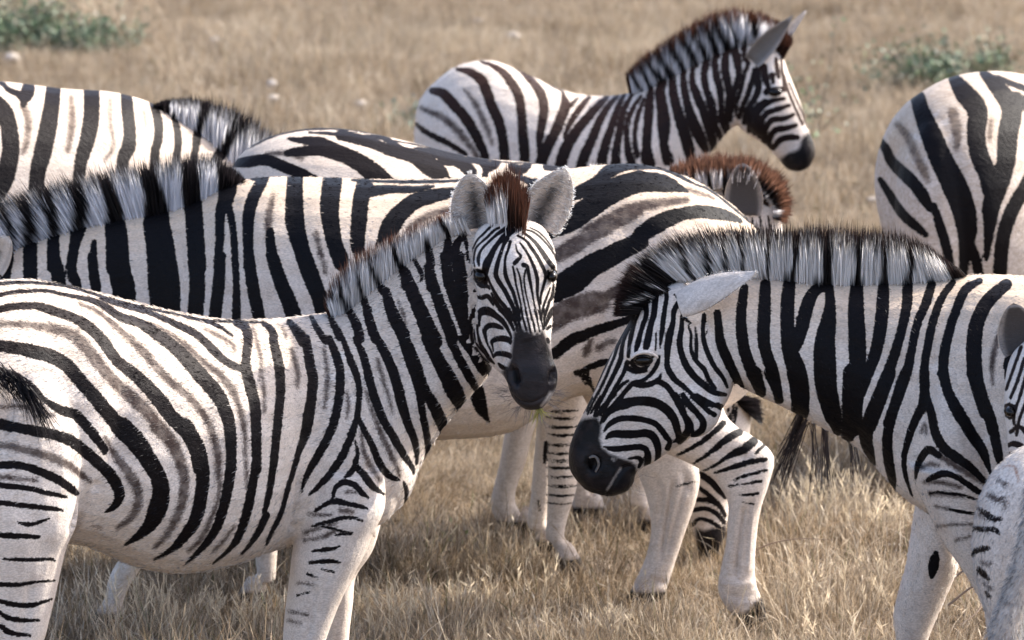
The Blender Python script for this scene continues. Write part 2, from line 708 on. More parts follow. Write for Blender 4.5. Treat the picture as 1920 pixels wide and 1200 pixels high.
    A = dict(blk=blk, shd=shd, dk=dk, org=org, crm=cr, dst_shade=dst_shade, gry=gry, rag=ragv, brn=brn * (.25 + .75 * np.clip(csv * 1.6 - .3, 0, 1)), skl=np.full(n, skl), hol=hol)
    Vs, Fs = [co], [F2]
    base = n
    for (b, t, wd, od, dp, mode) in ears:
        EV, EF, IN, SS, TT, _s, _a, _n = ear_geo(b, t, wd, od, dp, .55 if mode in ('none', 'dimp') else .15)
        m = len(EV)
        Vs.append(EV)
        Fs.append(np.array(EF) + base)
        base += m
        e_blk = np.full(m, 30.0)
        if mode == 'tip':     # dark band below a white tip on the back
            e_blk = np.where((IN == 0) & (SS > .62) & (SS < .86), -6, 30.0)
        inner = (IN == 1) * (.08 + 1.35 * np.clip(1 - TT / .45, 0, 1) * np.clip(1.25 - SS * 1.25, 0, 1) + .5 * (TT > .62) * (TT < .84))
        if mode in ('dim', 'dimp'):
            inner = (IN == 1) * (1.45 if mode != 'dimp' else 1.2) * (TT < .9)
        if mode == 'pale':
            inner = inner * 0.2
        for k_, val in dict(blk=e_blk, shd=np.full(m, 30.), dk=np.full(m, 30.), org=np.full(m, 30.), crm=np.zeros(m),
                            dst_shade=np.zeros(m), gry=np.clip(inner * .6, 0, 1) + (IN == 0) * (.10 + .30 * np.clip(np.sin(SS * 19 + TT * 5) * np.sin(TT * 11 + SS * 7), 0, 1)) + (IN == 0) * (TT > .93) * .5 * (mode == 'none'),
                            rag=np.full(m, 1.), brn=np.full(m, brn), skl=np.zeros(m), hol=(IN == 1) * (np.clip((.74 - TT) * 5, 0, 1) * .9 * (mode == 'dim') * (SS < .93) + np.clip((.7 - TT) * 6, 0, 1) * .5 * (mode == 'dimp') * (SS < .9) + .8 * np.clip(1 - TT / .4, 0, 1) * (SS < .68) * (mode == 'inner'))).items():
            A[k_] = np.concatenate([A[k_], val])
    body = fast_mesh('body', np.concatenate(Vs), np.concatenate(Fs), M_COAT, root, smooth=True)
    for k_, val in A.items():
        add_attr(body.data, k_, val)
    return dict(body=body, co=co, nr=nr, part=part, blk=blk, shd=shd, uv=uv, dk=dk, crm=cr, F=F2)


# ------------------------------------------------------------ hair
def strands(name, root, R, D, L, width, C0, C1, bend=None, seg=3, cseg=None, mat=None):
    """R roots (n,3); D unit dirs (n,3); L lengths (n); C0/C1 root/tip colours (n,3); cseg optional (n,seg+1,3)"""
    n = len(R)
    if bend is None:
        bend = RNG.normal(0, 0.18, (n, 3))
    side = np.cross(D, RNG.normal(0, 1, (n, 3)) * [1, .25, 1] + [0, 0.9, 0])
    side /= np.linalg.norm(side, axis=1)[:, None] + 1e-9
    V = np.zeros((n, seg * 2 + 1, 3))
    C = np.zeros((n, seg * 2 + 1, 3))
    for i in range(seg + 1):
        t = i / seg
        p = R + D * (L * t)[:, None] + bend * (L * t * t)[:, None]
        c = cseg[:, i] if cseg is not None else C0 * (1 - t) + C1 * t
        if i < seg:
            w = width * (1 - t * 0.5) / 2
            V[:, 2 * i] = p - side * w
            V[:, 2 * i + 1] = p + side * w
            C[:, 2 * i] = c
            C[:, 2 * i + 1] = c
        else:
            V[:, 2 * i] = p
            C[:, 2 * i] = c
    m = seg * 2 + 1
    base = (np.arange(n) * m)[:, None]
    T = []
    for i in range(seg - 1):
        a = 2 * i
        T += [(a, a + 1, a + 3), (a, a + 3, a + 2)]
    a = 2 * (seg - 1)
    T.append((a, a + 1, a + 2))
    F = (base[:, :, None] + np.array(T)[None]).reshape(-1, 3)
    o = fast_mesh(name, V.reshape(-1, 3), F, mat or M_HAIR, root, smooth=False)
    add_col(o.data, 'hc', C.reshape(-1, 3))
    return o


HW = np.array([0.90, 0.87, 0.84])
HG = np.array([0.66, 0.65, 0.66])
HK = np.array([0.010, 0.008, 0.009])
HB = np.array([0.060, 0.022, 0.012])


def poly_at(P, t, ref=None):
    P = np.asarray(P, float)
    G = np.asarray(ref, float) if ref is not None and len(ref) == len(P) else P
    seg = np.r_[0, np.cumsum(np.hypot(np.diff(G[:, 0]), np.diff(G[:, 1])))]
    seg /= seg[-1]
    return np.stack([np.interp(t, seg, P[:, k]) for k in range(P.shape[1])], 1)


def mane(root, crest, outer, paint, n=4000, thick=0.016, tip=0.26, tipcol=HB, width=0.003, rootdrop=6, name='mane',
         dark_ends=(0.0, 0.0), ragged=0.08, jit=0.0045, white=HW):
    """hair standing from the crest line to the outer line. crest rows (u,v,Y), outer rows (u,v)"""
    t = RNG.random(n)
    c = poly_at(crest, t)
    o = poly_at(outer, np.clip(t + RNG.normal(0, jit, n), 0, 1), crest)
    side = RNG.normal(0, 1, n)
    dY = side * thick * .6
    h = 1.0 - np.minimum(1, np.abs(side) * .25) * .25
    cu = c[:, :2] + (c[:, :2] - o) * (RNG.random(n) * rootdrop / 40.0)[:, None]
    low = RNG.random(n) ** 3.5
    R = np.array([W(a, b, y) for (a, b), y in zip(cu, c[:, 2] + dY)])
    Tm = np.array([W(a, b, y) for (a, b), y in zip(o, c[:, 2] + dY * 2.2)])
    d = Tm - R
    L = np.linalg.norm(d, axis=1)
    D = d / L[:, None]
    L = L * h * (1 - low * .45) * (1 + RNG.normal(0, ragged, n))
    seg = 4
    cs = np.zeros((n, seg + 1, 3))
    u0 = PX(R)
    u1 = PX(Tm)
    Lfull = np.linalg.norm(d, axis=1)
    for i in range(seg + 1):
        fr = (L / Lfull) * i / seg
        q = u0 + (u1 - u0) * fr[:, None]
        b = np.maximum(paint.field('k', q), -paint.field('w', q))
        isb = np.clip(0.5 - (b + RNG.normal(0, .8, n)) / 2.0, 0, 1)[:, None]
        wc = white * (0.8 + 0.25 * RNG.random(n))[:, None]
        col = wc * (1 - isb) + HK * isb
        tf = np.clip((fr - (1 - tip) + RNG.normal(0, .05, n)) / .12, 0, 1)[:, None]
        edge = ((t < dark_ends[0]) | (t > 1 - dark_ends[1]))[:, None]
        tc = tipcol * (0.35 + 1.2 * RNG.random(n))[:, None]
        col = col * (1 - tf) + tc * tf
        col = np.where(edge, tc * .6 + HK * .4, col)
        cs[:, i] = col
    # solid body of the mane beneath the loose hair
    nt_, ns_ = 150, 5
    tg = np.linspace(.01, .99, nt_)
    cg, og = poly_at(crest, tg), poly_at(outer, tg, crest)
    V, C = [], []
    for sd in (-1, 1):
        for j in range(ns_):
            s = (-.12 + .80 * j / (ns_ - 1))
            wv = .10 * np.sin(tg * 211) * (j / ns_) + .06 * np.sin(tg * 67)
            q = cg[:, :2] + (og[:, :2] - cg[:, :2]) * (s + wv * (j == ns_ - 1))[:, None]
            yy = cg[:, 2] + sd * thick * .55 * (1 - .75 * j / (ns_ - 1))
            V.append(np.array([W(a, b, y) for (a, b), y in zip(q, yy)]))
            b = np.maximum(paint.field('k', q), -paint.field('w', q))
            isb = np.clip(.5 - b / 3, 0, 1)[:, None]
            col = white * .85 * (1 - isb) + HK * isb
            tf = np.clip((s - (1 - tip)) / .12, 0, 1)
            col = col * (1 - tf) + tipcol * .7 * tf
            e = ((tg < dark_ends[0]) | (tg > 1 - dark_ends[1]))[:, None]
            C.append(np.where(e, tipcol * .22, col))
    F = []
    for sd in range(2):
        for j in range(ns_ - 1):
            for i in range(nt_ - 1):
                a = (sd * ns_ + j) * nt_ + i
                F.append((a, a + 1, a + nt_ + 1, a + nt_))
    for i in range(nt_ - 1):
        a = (ns_ - 1) * nt_ + i
        F.append((a, a + 1, a + ns_ * nt_ + 1, a + ns_ * nt_))
    ob = fast_mesh(name + '_base', np.concatenate(V), np.array(F), M_HAIR, root, smooth=True)
    add_col(ob.data, 'hc', np.concatenate(C))
    return strands(name, root, R, D, L, width, None, None, bend=RNG.normal(0, .045, (n, 3)), seg=seg, cseg=cs)


def ear_fur(root, ear, n=1500, length=.016, width=.0014, pt=.15):
    EV, EF, IN, SS, TT, side, ax, nrm = ear_geo(*ear[:5], pt)
    ix = np.nonzero((IN == 1) & (SS > .03))[0]
    rim = np.nonzero((TT > .86) & (IN == 0))[0]
    k = np.concatenate([RNG.choice(ix, n), RNG.choice(rim, n)])
    m = len(k)
    R = EV[k] + RNG.normal(0, .0022, (m, 3))
    sgn = np.sign((EV[k] - EV[ix].mean(0)) @ side)[:, None]
    isr = (np.arange(m) >= n)[:, None]
    D = ax * (.15 + .35 * RNG.random((m, 1))) - side * sgn * np.where(isr, -.7, .8) + nrm * np.where(isr, .1, .25) + RNG.normal(0, .25, (m, 3))
    D /= np.linalg.norm(D, axis=1)[:, None]
    dark = np.clip(1.25 - TT[k] * 2.2, 0, 1)[:, None] * np.clip(1.3 - SS[k], 0, 1)[:, None]
    C = np.clip(HW * (1.4 - 1.3 * dark) * (.40 + .65 * RNG.random((m, 1))), .01, 1)
    L = length * (.5 + .9 * RNG.random(m)) * np.where(isr[:, 0], .28, 1) * np.where(SS[k] > .85, .35, 1)
    return strands('ear_hair', root, R, D, L, width, C * .75, C, bend=RNG.normal(0, .25, (m, 3)) - nrm * .25, seg=3)


def fur(root, B, n, length=0.012, width=0.0016, direction=(1, 0, -0.35), umin=-20, umax=1940, name='coat_fur', lean=0.8, parts=None):
    """short coat hair on a body, coloured by the stripes it grows from"""
    co, nr, uv = B['co'], B['nr'], B['uv']
    view = -co + np.array([0, 0, CAM_H])
    ok = (uv[:, 0] > umin) & (uv[:, 0] < umax) & (uv[:, 1] < 1230) & (uv[:, 1] > -20) & (B['dk'] > 3) & (co[:, 2] > .15)
    if parts is not None:
        ok &= np.isin(B['part'], parts)
    ix = np.nonzero(ok)[0]
    ix = RNG.choice(ix, min(n, len(ix)), replace=False)
    m = len(ix)
    R = co[ix] + RNG.normal(0, .0015, (m, 3))
    Nn = nr[ix].astype(float)
    d = np.array(direction, float)
    tng = d[None] - Nn * (Nn @ d)[:, None]
    tng /= np.linalg.norm(tng, axis=1)[:, None] + 1e-9
    D = tng * lean + Nn * (1 - lean) + RNG.normal(0, .12, (m, 3))
    D /= np.linalg.norm(D, axis=1)[:, None]
    k = np.clip(0.5 - B['blk'][ix] / 2.0, 0, 1)[:, None]
    s = np.clip(0.5 - B['shd'][ix] / 8.0, 0, 1)[:, None] * .8
    cr = B['crm'][ix][:, None]
    base = np.array([.72, .68, .65]) * (1 - cr) + np.array([.72, .60, .48]) * cr
    base = base * (1 - s) + np.array([.12, .09, .08]) * s
    base = base * (1 - k) + np.array([.010, .008, .009]) * k
    base = base * (0.5 + 0.6 * RNG.random((m, 1)))
    L = length * (0.6 + 0.7 * RNG.random(m))
    R = R - Nn * .001
    return strands(name, root, R, D, L, width, base * .85, base, bend=-Nn * .15, seg=2)


def whiskers(root, pts, n=120, ln=.05):
    P = np.array(pts)
    i = RNG.integers(0, len(P), n)
    c = P.mean(0)
    D = P[i] - c + RNG.normal(0, .35, (n, 3)) * np.linalg.norm(P - c, axis=1).mean() + np.array([0, -.01, -.02])
    D /= np.linalg.norm(D, axis=1)[:, None]
    R = P[i] + RNG.normal(0, .008, (n, 3))
    C = np.tile(np.array([[.25, .22, .2]]), (n, 1))
    return strands('whiskers', root, R, D, ln * (.4 + RNG.random(n)), .0011, C, C, seg=3)


def eye(root, u, v, Y, ru, rv, rd, name='eye'):
    V, F, _ = blob(u, v, Y, ru, rv, rd)
    return new_mesh(name, V, F, M_EYE, root, smooth=True)


GROUP = 'zebras of the herd grazing close together'


def zebra_root(u, Y, label):
    p = W(u, 600, Y)
    o = bpy.data.objects.new('zebra', None)
    COL.objects.link(o)
    o['label'] = label
    o['category'] = 'zebra'
    o['group'] = GROUP
    o.location = (0, 0, 0)
    return o
# ================================================================= zebra 1: front left, head turned to the viewer
def zebra_front():
    root = zebra_root(480, 13.5, 'young zebra in front on the left, head turned to face the viewer')
    p = Paint()
    T2 = (0, 480, 3); T3 = (0, 800, 3); T5 = (560, 480, 3); T4 = (560, 280, 3); T6 = (520, 800, 3)
    F1 = (820, 400, 6); F2 = (820, 580, 6)
    BODY = ('trunk', 'neck', 'leg')
    p.add('k', *T2, """0 155 18; 130 148 14; 300 160 14; 450 190 12; 700 265 14; 1000 330 12; 1180 365 12; 1500 375 8
    0 220 18; 60 205 20; 250 195 18; 350 215 18; 450 235 22; 520 250 30; 600 290 40; 680 345 45; 780 375 50; 870 430 60; 1000 530 70; 1100 640 80; 1190 740 80; 1250 830 75; 1290 950 65; 1300 1080 60; 1300 1200 55
    570 240 20; 700 280 28; 830 315 28; 950 365 32; 1050 410 38; 1130 460 40; 1220 550 45; 1290 605 40; 1370 640 36
    1050 345 12; 1150 365 18; 1220 390 20; 1280 430 14; 1310 450 6
    0 300 35; 80 285 38; 200 280 40; 300 310 50; 420 350 50; 500 400 60; 580 480 60; 660 590 60; 760 670 65; 880 790 80; 960 900 80; 1040 980 80; 1100 1080 80; 1130 1200 80
    0 505 60; 100 520 70; 200 540 75; 300 570 75; 380 620 75; 450 700 75; 530 790 75; 620 900 80; 700 990 85; 790 1080 90; 860 1180 90
    0 640 30; 100 680 34; 190 740 30; 250 810 30; 350 870 50; 420 890 55; 480 950 55; 530 1010 50; 590 1090 40
    0 935 40; 100 960 40; 250 990 50; 400 1040 60; 500 1120 60; 580 1190 60
    1330 375 40; 1380 400 50; 1395 470 50; 1385 560 45; 1385 640 55; 1410 740 60; 1435 850 60; 1440 960 55; 1445 1200 50
    1480 380 20; 1530 420 40; 1560 540 50; 1580 650 60; 1590 780 60; 1580 960 55; 1565 1200 50
    1630 372 30; 1690 450 60; 1740 540 70; 1760 650 60; 1770 740 70; 1750 850 60; 1720 950 60; 1690 1030 50; 1650 1180 30
    -600 250 40; -300 235 30; 0 220 18
    -600 420 60; -300 340 50; 0 300 35
    -600 620 70; -300 530 65; 0 505 60
    -600 800 60; -300 700 40; 0 650 30
    -600 1000 50; -300 950 45; 0 935 40""", BODY)
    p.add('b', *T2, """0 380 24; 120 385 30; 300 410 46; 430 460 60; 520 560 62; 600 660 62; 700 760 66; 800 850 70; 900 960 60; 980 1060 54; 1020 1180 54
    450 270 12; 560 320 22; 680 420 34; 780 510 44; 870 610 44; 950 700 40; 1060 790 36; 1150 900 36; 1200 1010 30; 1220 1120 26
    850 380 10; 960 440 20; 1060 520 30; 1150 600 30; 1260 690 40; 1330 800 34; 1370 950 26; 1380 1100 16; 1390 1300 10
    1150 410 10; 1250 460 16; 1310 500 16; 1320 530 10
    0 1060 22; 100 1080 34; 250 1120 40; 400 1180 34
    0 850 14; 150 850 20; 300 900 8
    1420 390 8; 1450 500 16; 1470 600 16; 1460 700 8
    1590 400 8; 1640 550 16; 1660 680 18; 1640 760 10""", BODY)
    p.add('k', *T3, """680 0 110; 760 80 110; 830 180 95; 890 280 90; 905 380 95; 880 480 100; 820 580 60; 700 668 8
    1040 0 90; 1110 120 85; 1140 260 75; 1130 400 70; 1100 520 70; 1050 600 60; 980 680 35; 865 752 6
    1290 0 60; 1300 200 55; 1275 380 55; 1230 540 50; 1180 630 40; 1110 710 25; 1045 772 6
    1440 0 45; 1440 200 45; 1420 330 48; 1390 480 48; 1340 620 42; 1290 690 24; 1200 770 6
    1580 0 58; 1560 200 50; 1530 400 40; 1480 540 38; 1430 630 28; 1360 718 8
    1740 0 50; 1700 130 40; 1650 300 30; 1600 450 28; 1530 590 22; 1500 660 12
    0 -5 40; 200 30 45; 380 70 50; 480 140 60; 560 210 60; 620 270 65; 665 350 60; 670 400 50; 640 450 35; 590 480 8
    490 -10 45; 550 80 36; 590 150 20
    0 215 35; 120 220 40; 220 250 45; 330 300 45; 400 350 40; 430 375 26
    0 330 28; 150 345 28; 250 370 26; 370 395 16
    0 430 26; 150 445 26; 280 460 24; 350 470 12
    100 540 8; 160 550 20; 230 535 10; 280 515 6
    0 610 28; 100 615 28; 220 620 16
    20 745 10; 150 750 18; 280 745 12; 310 755 6
    0 885 20; 100 890 20; 200 875 14; 310 865 6
    0 980 20; 80 1000 24; 180 1005 22; 290 970 8
    0 1050 22; 80 1085 26; 220 1090 10
    0 1120 22; 60 1160 28; 170 1175 10
    0 1240 24; 200 1250 12""", BODY)
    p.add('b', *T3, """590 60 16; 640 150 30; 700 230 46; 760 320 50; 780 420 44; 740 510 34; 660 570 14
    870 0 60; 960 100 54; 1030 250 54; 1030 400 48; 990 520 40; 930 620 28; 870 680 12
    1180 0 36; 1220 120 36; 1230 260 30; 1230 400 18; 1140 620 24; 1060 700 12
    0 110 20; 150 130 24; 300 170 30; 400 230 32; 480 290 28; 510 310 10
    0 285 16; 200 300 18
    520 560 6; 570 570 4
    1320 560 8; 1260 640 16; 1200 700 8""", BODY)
    p.add('k', *T5, """70 340 20; 100 400 30; 150 480 40; 200 560 50; 230 650 60; 230 750 60; 210 870 60; 150 970 60; 90 1060 60; 60 1150 50; 50 1200 50
    180 350 28; 220 430 42; 260 510 46; 290 600 46; 310 690 46; 340 780 38; 335 880 46; 290 970 56; 250 1050 56; 200 1150 56; 190 1200 50
    240 230 25; 290 320 40; 330 400 50; 350 500 50; 380 600 52; 400 700 46; 420 800 42; 450 880 42; 500 980 46; 550 1100 46; 600 1200 40
    370 240 28; 390 330 46; 420 430 52; 470 540 58; 520 640 60; 560 760 58; 590 860 58; 630 960 56; 660 1060 50; 650 1160 30
    490 200 46; 530 330 66; 590 450 74; 640 600 86; 690 750 100; 750 880 104; 800 960 76; 820 1000 40
    640 720 50; 680 850 46; 710 960 42; 730 1060 40; 720 1140 28
    610 130 66; 660 250 76; 710 370 86; 760 480 96; 810 590 114; 850 690 116; 900 790 106; 930 850 76; 935 880 40
    730 60 48; 760 170 58; 800 290 62; 850 420 68; 890 530 72; 930 620 72; 970 690 66; 1000 745 46
    820 0 48; 840 110 58; 870 220 62; 910 320 66; 950 430 68; 990 540 70; 1040 610 70; 1085 655 40
    900 0 56; 920 100 46; 930 230 36; 940 350 36; 980 450 40""", BODY)
    p.add('w', *T5, "655 745 6; 690 830 22; 730 930 20; 760 1000 8")
    p.add('b', *T5, """140 560 16; 160 700 20; 150 850 14
    270 750 14; 280 900 22; 260 980 10
    430 600 10; 470 700 20; 500 780 14
    560 260 8; 590 330 12; 600 400 6""", BODY)
    p.add('k', *T4, """520 540 22; 560 640 40; 600 700 56; 610 760 66
    650 620 20; 690 700 22; 690 740 10
    720 520 30; 740 620 46; 735 700 52; 750 780 56
    790 400 24; 840 480 30; 835 560 44; 830 680 50; 845 760 56
    940 465 16; 910 500 30; 880 560 48; 890 650 50; 905 750 56; 930 850 46
    930 480 24; 945 550 18; 950 620 10
    180 830 40; 240 840 20
    330 700 20; 360 850 24; 390 900 40
    380 600 20; 440 740 32; 480 800 46
    250 700 16; 290 800 10
    220 640 20; 240 860 24""", BODY)
    p.add('k', *T6, """190 -10 55; 160 80 48; 130 180 42; 100 260 36; 80 350 28; 30 460 26; 0 530 22
    330 0 46; 290 60 50; 250 130 52; 200 220 46; 160 290 36; 140 400 10
    430 0 46; 400 100 46; 360 190 46; 310 260 42; 240 320 42; 180 370 32; 150 400 8
    460 150 34; 440 210 42; 400 260 30; 380 280 16
    440 210 38; 490 280 46; 530 340 36; 600 380 16
    470 0 36; 510 90 38; 550 170 42; 590 250 42; 640 290 32; 690 300 12
    560 -10 36; 610 80 40; 650 150 46; 680 230 36; 700 290 26; 715 370 18; 720 430 16
    620 0 46; 660 50 50; 700 130 56; 740 210 46; 770 260 16
    700 0 46; 750 60 48; 770 140 46; 775 220 26
    820 0 56; 840 80 46; 850 140 26; 830 190 10
    905 -10 66; 940 40 36
    310 390 22; 330 340 36; 380 315 42; 440 330 42; 490 370 36; 510 400 10
    220 470 16; 290 430 28; 350 420 32; 430 435 32; 510 460 16
    200 560 12; 300 530 20; 400 510 18; 480 530 8
    250 560 10; 420 600 8
    330 610 10; 420 600 14
    200 700 12; 280 690 22; 350 675 8
    180 765 12; 270 755 20; 350 765 10
    170 830 12; 230 850 6
    250 800 8; 320 820 8
    110 950 6; 180 930 5""", BODY)
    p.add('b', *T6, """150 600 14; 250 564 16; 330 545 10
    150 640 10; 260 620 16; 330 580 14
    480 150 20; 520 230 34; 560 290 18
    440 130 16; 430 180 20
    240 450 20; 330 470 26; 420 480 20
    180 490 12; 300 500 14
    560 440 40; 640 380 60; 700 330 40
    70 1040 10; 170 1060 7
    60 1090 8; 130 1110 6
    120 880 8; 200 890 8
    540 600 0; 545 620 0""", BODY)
    p.clip(497, 640, 905, 958)
    p.add('k', 480, 640, 3.75, """120 -20 55; 160 160 66; 170 260 66; 170 400 60; 150 600 58; 130 800 54; 110 950 48; 90 1080 40; 60 1200 30
    350 -20 56; 380 160 66; 400 270 68; 390 400 68; 370 520 76; 350 640 66; 300 780 40; 260 920 32; 220 1050 32; 180 1200 30
    515 -20 40; 560 90 56; 590 200 58; 590 330 58; 570 480 58; 530 620 58; 460 760 56; 390 880 46; 340 980 26; 320 1060 10
    610 -20 30; 660 120 44; 700 220 44; 725 330 38; 720 450 38; 710 540 38; 670 660 48; 610 800 52; 530 920 48; 450 1010 34; 370 1080 10
    720 540 28; 770 640 38; 820 740 44; 870 860 48; 930 940 44; 1000 975 20
    700 -20 36; 760 120 52; 800 280 58; 840 420 58; 900 560 54; 970 680 54; 1040 800 48; 1100 890 28; 1110 930 12
    850 -20 56; 920 110 64; 980 260 68; 1020 420 68; 1060 560 58; 1110 680 48; 1130 780 34; 1130 860 16
    1040 -20 76; 1100 140 98; 1140 260 92; 1150 360 56; 1165 480 46; 1190 600 46; 1210 740 38; 1190 850 16
    1150 260 80; 1190 350 66; 1250 450 78; 1300 560 78; 1335 660 56
    1200 -20 76; 1270 110 88; 1340 240 106; 1400 360 116; 1450 460 76; 1465 515 26
    1360 -20 56; 1430 120 58; 1500 250 58; 1560 350 36
    1440 -20 40; 1520 80 56; 1575 190 46; 1600 230 20
    700 700 8; 715 790 26; 700 870 38; 760 940 46; 820 1020 44; 900 1075 12
    700 880 38; 660 930 34; 620 960 12
    540 1100 16; 560 1030 28; 620 990 38; 690 1010 38; 740 1060 38; 790 1100 12
    420 1190 18; 500 1140 28; 560 1125 38; 640 1140 34; 740 1165 24; 790 1180 6
    1040 990 16; 1060 1060 28; 1050 1130 8""", BODY)
    p.add('b', 480, 640, 3.75, """770 340 6; 810 460 26; 870 620 32; 930 760 32; 990 880 26; 1010 950 16
    850 120 10; 890 260 24; 930 380 14; 960 500 8
    480 60 14; 500 200 24; 500 330 24; 480 470 14
    640 360 10; 650 450 24; 640 540 12
    250 60 24; 290 200 30; 290 320 14
    30 100 16; 50 300 20; 60 500 12
    740 620 10; 760 780 24; 820 900 34; 870 980 20
    640 1060 20; 700 1060 14""", BODY)
    # face
    FC = ('head',)
    p.add('k', *F1, """640 110 20; 600 150 22; 520 230 20; 450 300 16; 400 400 14; 370 480 12; 350 560 8
    700 160 22; 640 190 26; 560 270 24; 490 330 18; 430 400 18; 410 520 14; 420 600 10
    860 120 60; 760 180 50; 680 230 34; 600 300 24; 520 380 22; 480 440 24; 460 520 34; 470 590 14
    850 190 60; 760 260 70; 690 330 50; 640 400 54; 600 480 68; 560 560 86; 540 640 76; 550 690 36
    780 280 60; 740 370 32; 720 430 36; 690 520 42; 665 620 48; 660 700 48; 700 780 48; 760 870 46; 800 950 46; 850 1050 42; 880 1150 36; 890 1200 34
    820 320 32; 800 400 26; 770 480 24; 760 560 22; 765 680 42; 800 780 38; 850 880 36; 880 980 32; 910 1080 28; 930 1200 22
    870 560 44; 900 530 44; 940 480 24; 900 430 16; 880 350 8
    850 600 18; 870 700 22; 885 800 18; 910 900 18; 940 1030 16; 965 1200 16
    895 620 12; 930 720 18; 950 850 14; 970 960 14; 990 1060 14; 1020 1200 16
    970 580 48; 1010 600 38; 1030 700 34; 1050 800 28; 1070 900 20; 1085 1000 16; 1110 1100 14; 1130 1200 14
    990 640 14; 975 740 14; 985 830 16; 1000 920 12; 1030 1040 12; 1060 1200 12
    930 330 14; 980 400 22; 1020 460 24; 1060 540 28; 1100 640 34; 1125 740 38; 1125 850 32; 1130 950 24; 1150 1050 18; 1160 1200 12
    900 250 18; 990 300 24; 1060 390 34; 1120 480 34; 1170 570 38; 1210 660 34; 1215 730 28; 1190 830 28; 1165 930 22; 1160 1020 18
    960 210 16; 1040 270 28; 1120 350 38; 1190 450 48; 1250 540 52; 1300 600 48; 1310 650 38
    1245 650 22; 1240 700 14; 1215 760 18
    980 180 12; 1080 210 18; 1180 290 18; 1260 380 18; 1320 470 18; 1345 550 14
    1040 160 8; 1140 210 14; 1230 300 14; 1300 400 12
    1270 840 12; 1240 920 18; 1210 1000 22; 1180 1100 22; 1170 1200 18
    1310 800 18; 1290 940 34; 1260 990 28; 1240 1060 28; 1210 1150 28; 1200 1200 22
    1300 1070 38; 1270 1130 48; 1240 1200 38
    330 550 8; 360 640 12; 395 740 12; 410 850 16; 405 1000 12; 400 1200 12
    345 700 14; 370 850 18; 375 1000 18; 380 1200 22
    420 860 12; 440 920 36; 500 950 46; 560 930 46; 600 970 42; 630 1030 20
    450 800 12; 500 820 38; 560 820 38; 590 850 18
    560 700 18; 600 800 22; 650 900 34; 700 980 38; 760 1050 42; 820 1130 38; 860 1200 34
    610 900 18; 660 1000 46; 700 1060 46; 770 1130 46; 820 1200 42
    430 940 12; 420 1050 18; 415 1200 14
    470 1200 36; 480 1110 56; 530 1080 58; 590 1100 76; 660 1150 58; 720 1200 48
    410 640 20; 470 640 24; 520 680 26; 560 730 18; 590 790 14
    415 700 16; 440 770 24; 500 790 20; 550 790 12
    1290 700 20; 1320 680 24; 1340 650 14""", FC)
    p.add('b', *F1, '352 540 30; 362 700 50; 368 900 56; 372 1220 56', FC)
    p.add('b', *F2, '372 0 56; 382 280 48; 440 440 36; 560 580 16', FC)
    p.add('k', *F2, """470 180 28; 465 100 38; 490 40 66; 560 20 86; 640 60 66; 720 120 56; 780 200 38; 820 280 24; 835 330 12
    465 100 38; 450 200 22; 460 300 22; 490 400 38; 530 470 46; 590 560 38; 640 610 14
    540 300 28; 530 240 48; 570 190 56; 640 180 56; 700 200 46; 740 220 16
    540 300 34; 560 380 18; 600 460 16; 630 540 18
    615 400 18; 620 360 46; 680 330 56; 750 330 66; 810 350 56; 825 390 16
    620 400 18; 630 470 12
    640 530 18; 670 500 46; 740 500 56; 810 520 56; 820 550 16
    690 610 18; 730 650 46; 790 670 28
    380 0 22; 380 200 24; 390 350 22; 440 450 22; 500 530 18; 580 600 14
    415 0 12; 410 150 12; 420 300 12; 450 400 14; 520 490 12
    700 0 38; 760 60 42; 820 140 38; 860 230 28
    800 0 38; 850 90 34; 890 180 28; 900 240 28
    880 0 34; 910 110 28; 930 200 28; 940 250 28
    940 0 16; 970 120 20; 1000 230 22
    990 0 16; 1020 130 18; 1050 260 22
    1040 0 12; 1080 150 18; 1100 250 18
    1090 0 12; 1130 150 12; 1150 250 14
    1130 0 8; 1170 120 10; 1190 230 10
    1200 0 18; 1205 100 18; 1200 220 18
    1290 40 38; 1250 100 38; 1220 180 22
    1270 190 28; 1235 220 28
    1240 340 38; 1250 370 28""", FC)
    p.fill('k', *F1, "405 640;480 632;530 690;570 760;560 800;470 790;420 720", FC)
    p.fill('k', *F1, "1280 700;1330 645;1350 655;1335 745;1300 780;1285 760", FC)
    p.fill('m', *F2, "850 330;862 232;885 252;905 205;930 238;960 195;985 244;1010 212;1040 262;1065 240;1090 278;1120 240;1150 270;1175 225;1205 268;1220 300;1240 370;1262 430;1310 530;1400 640;1420 740;1400 830;1300 935;1250 1000;1180 1180;1050 1190;930 1160;820 1040;770 930;750 800;725 700;790 640;825 560;835 450", FC)
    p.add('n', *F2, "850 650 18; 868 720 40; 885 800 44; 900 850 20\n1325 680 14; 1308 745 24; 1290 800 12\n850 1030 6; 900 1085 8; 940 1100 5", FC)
    p.add('w', *F2, "1275 945 30; 1230 1020 26; 1175 1085 12", FC)
    # geometry
    c = []
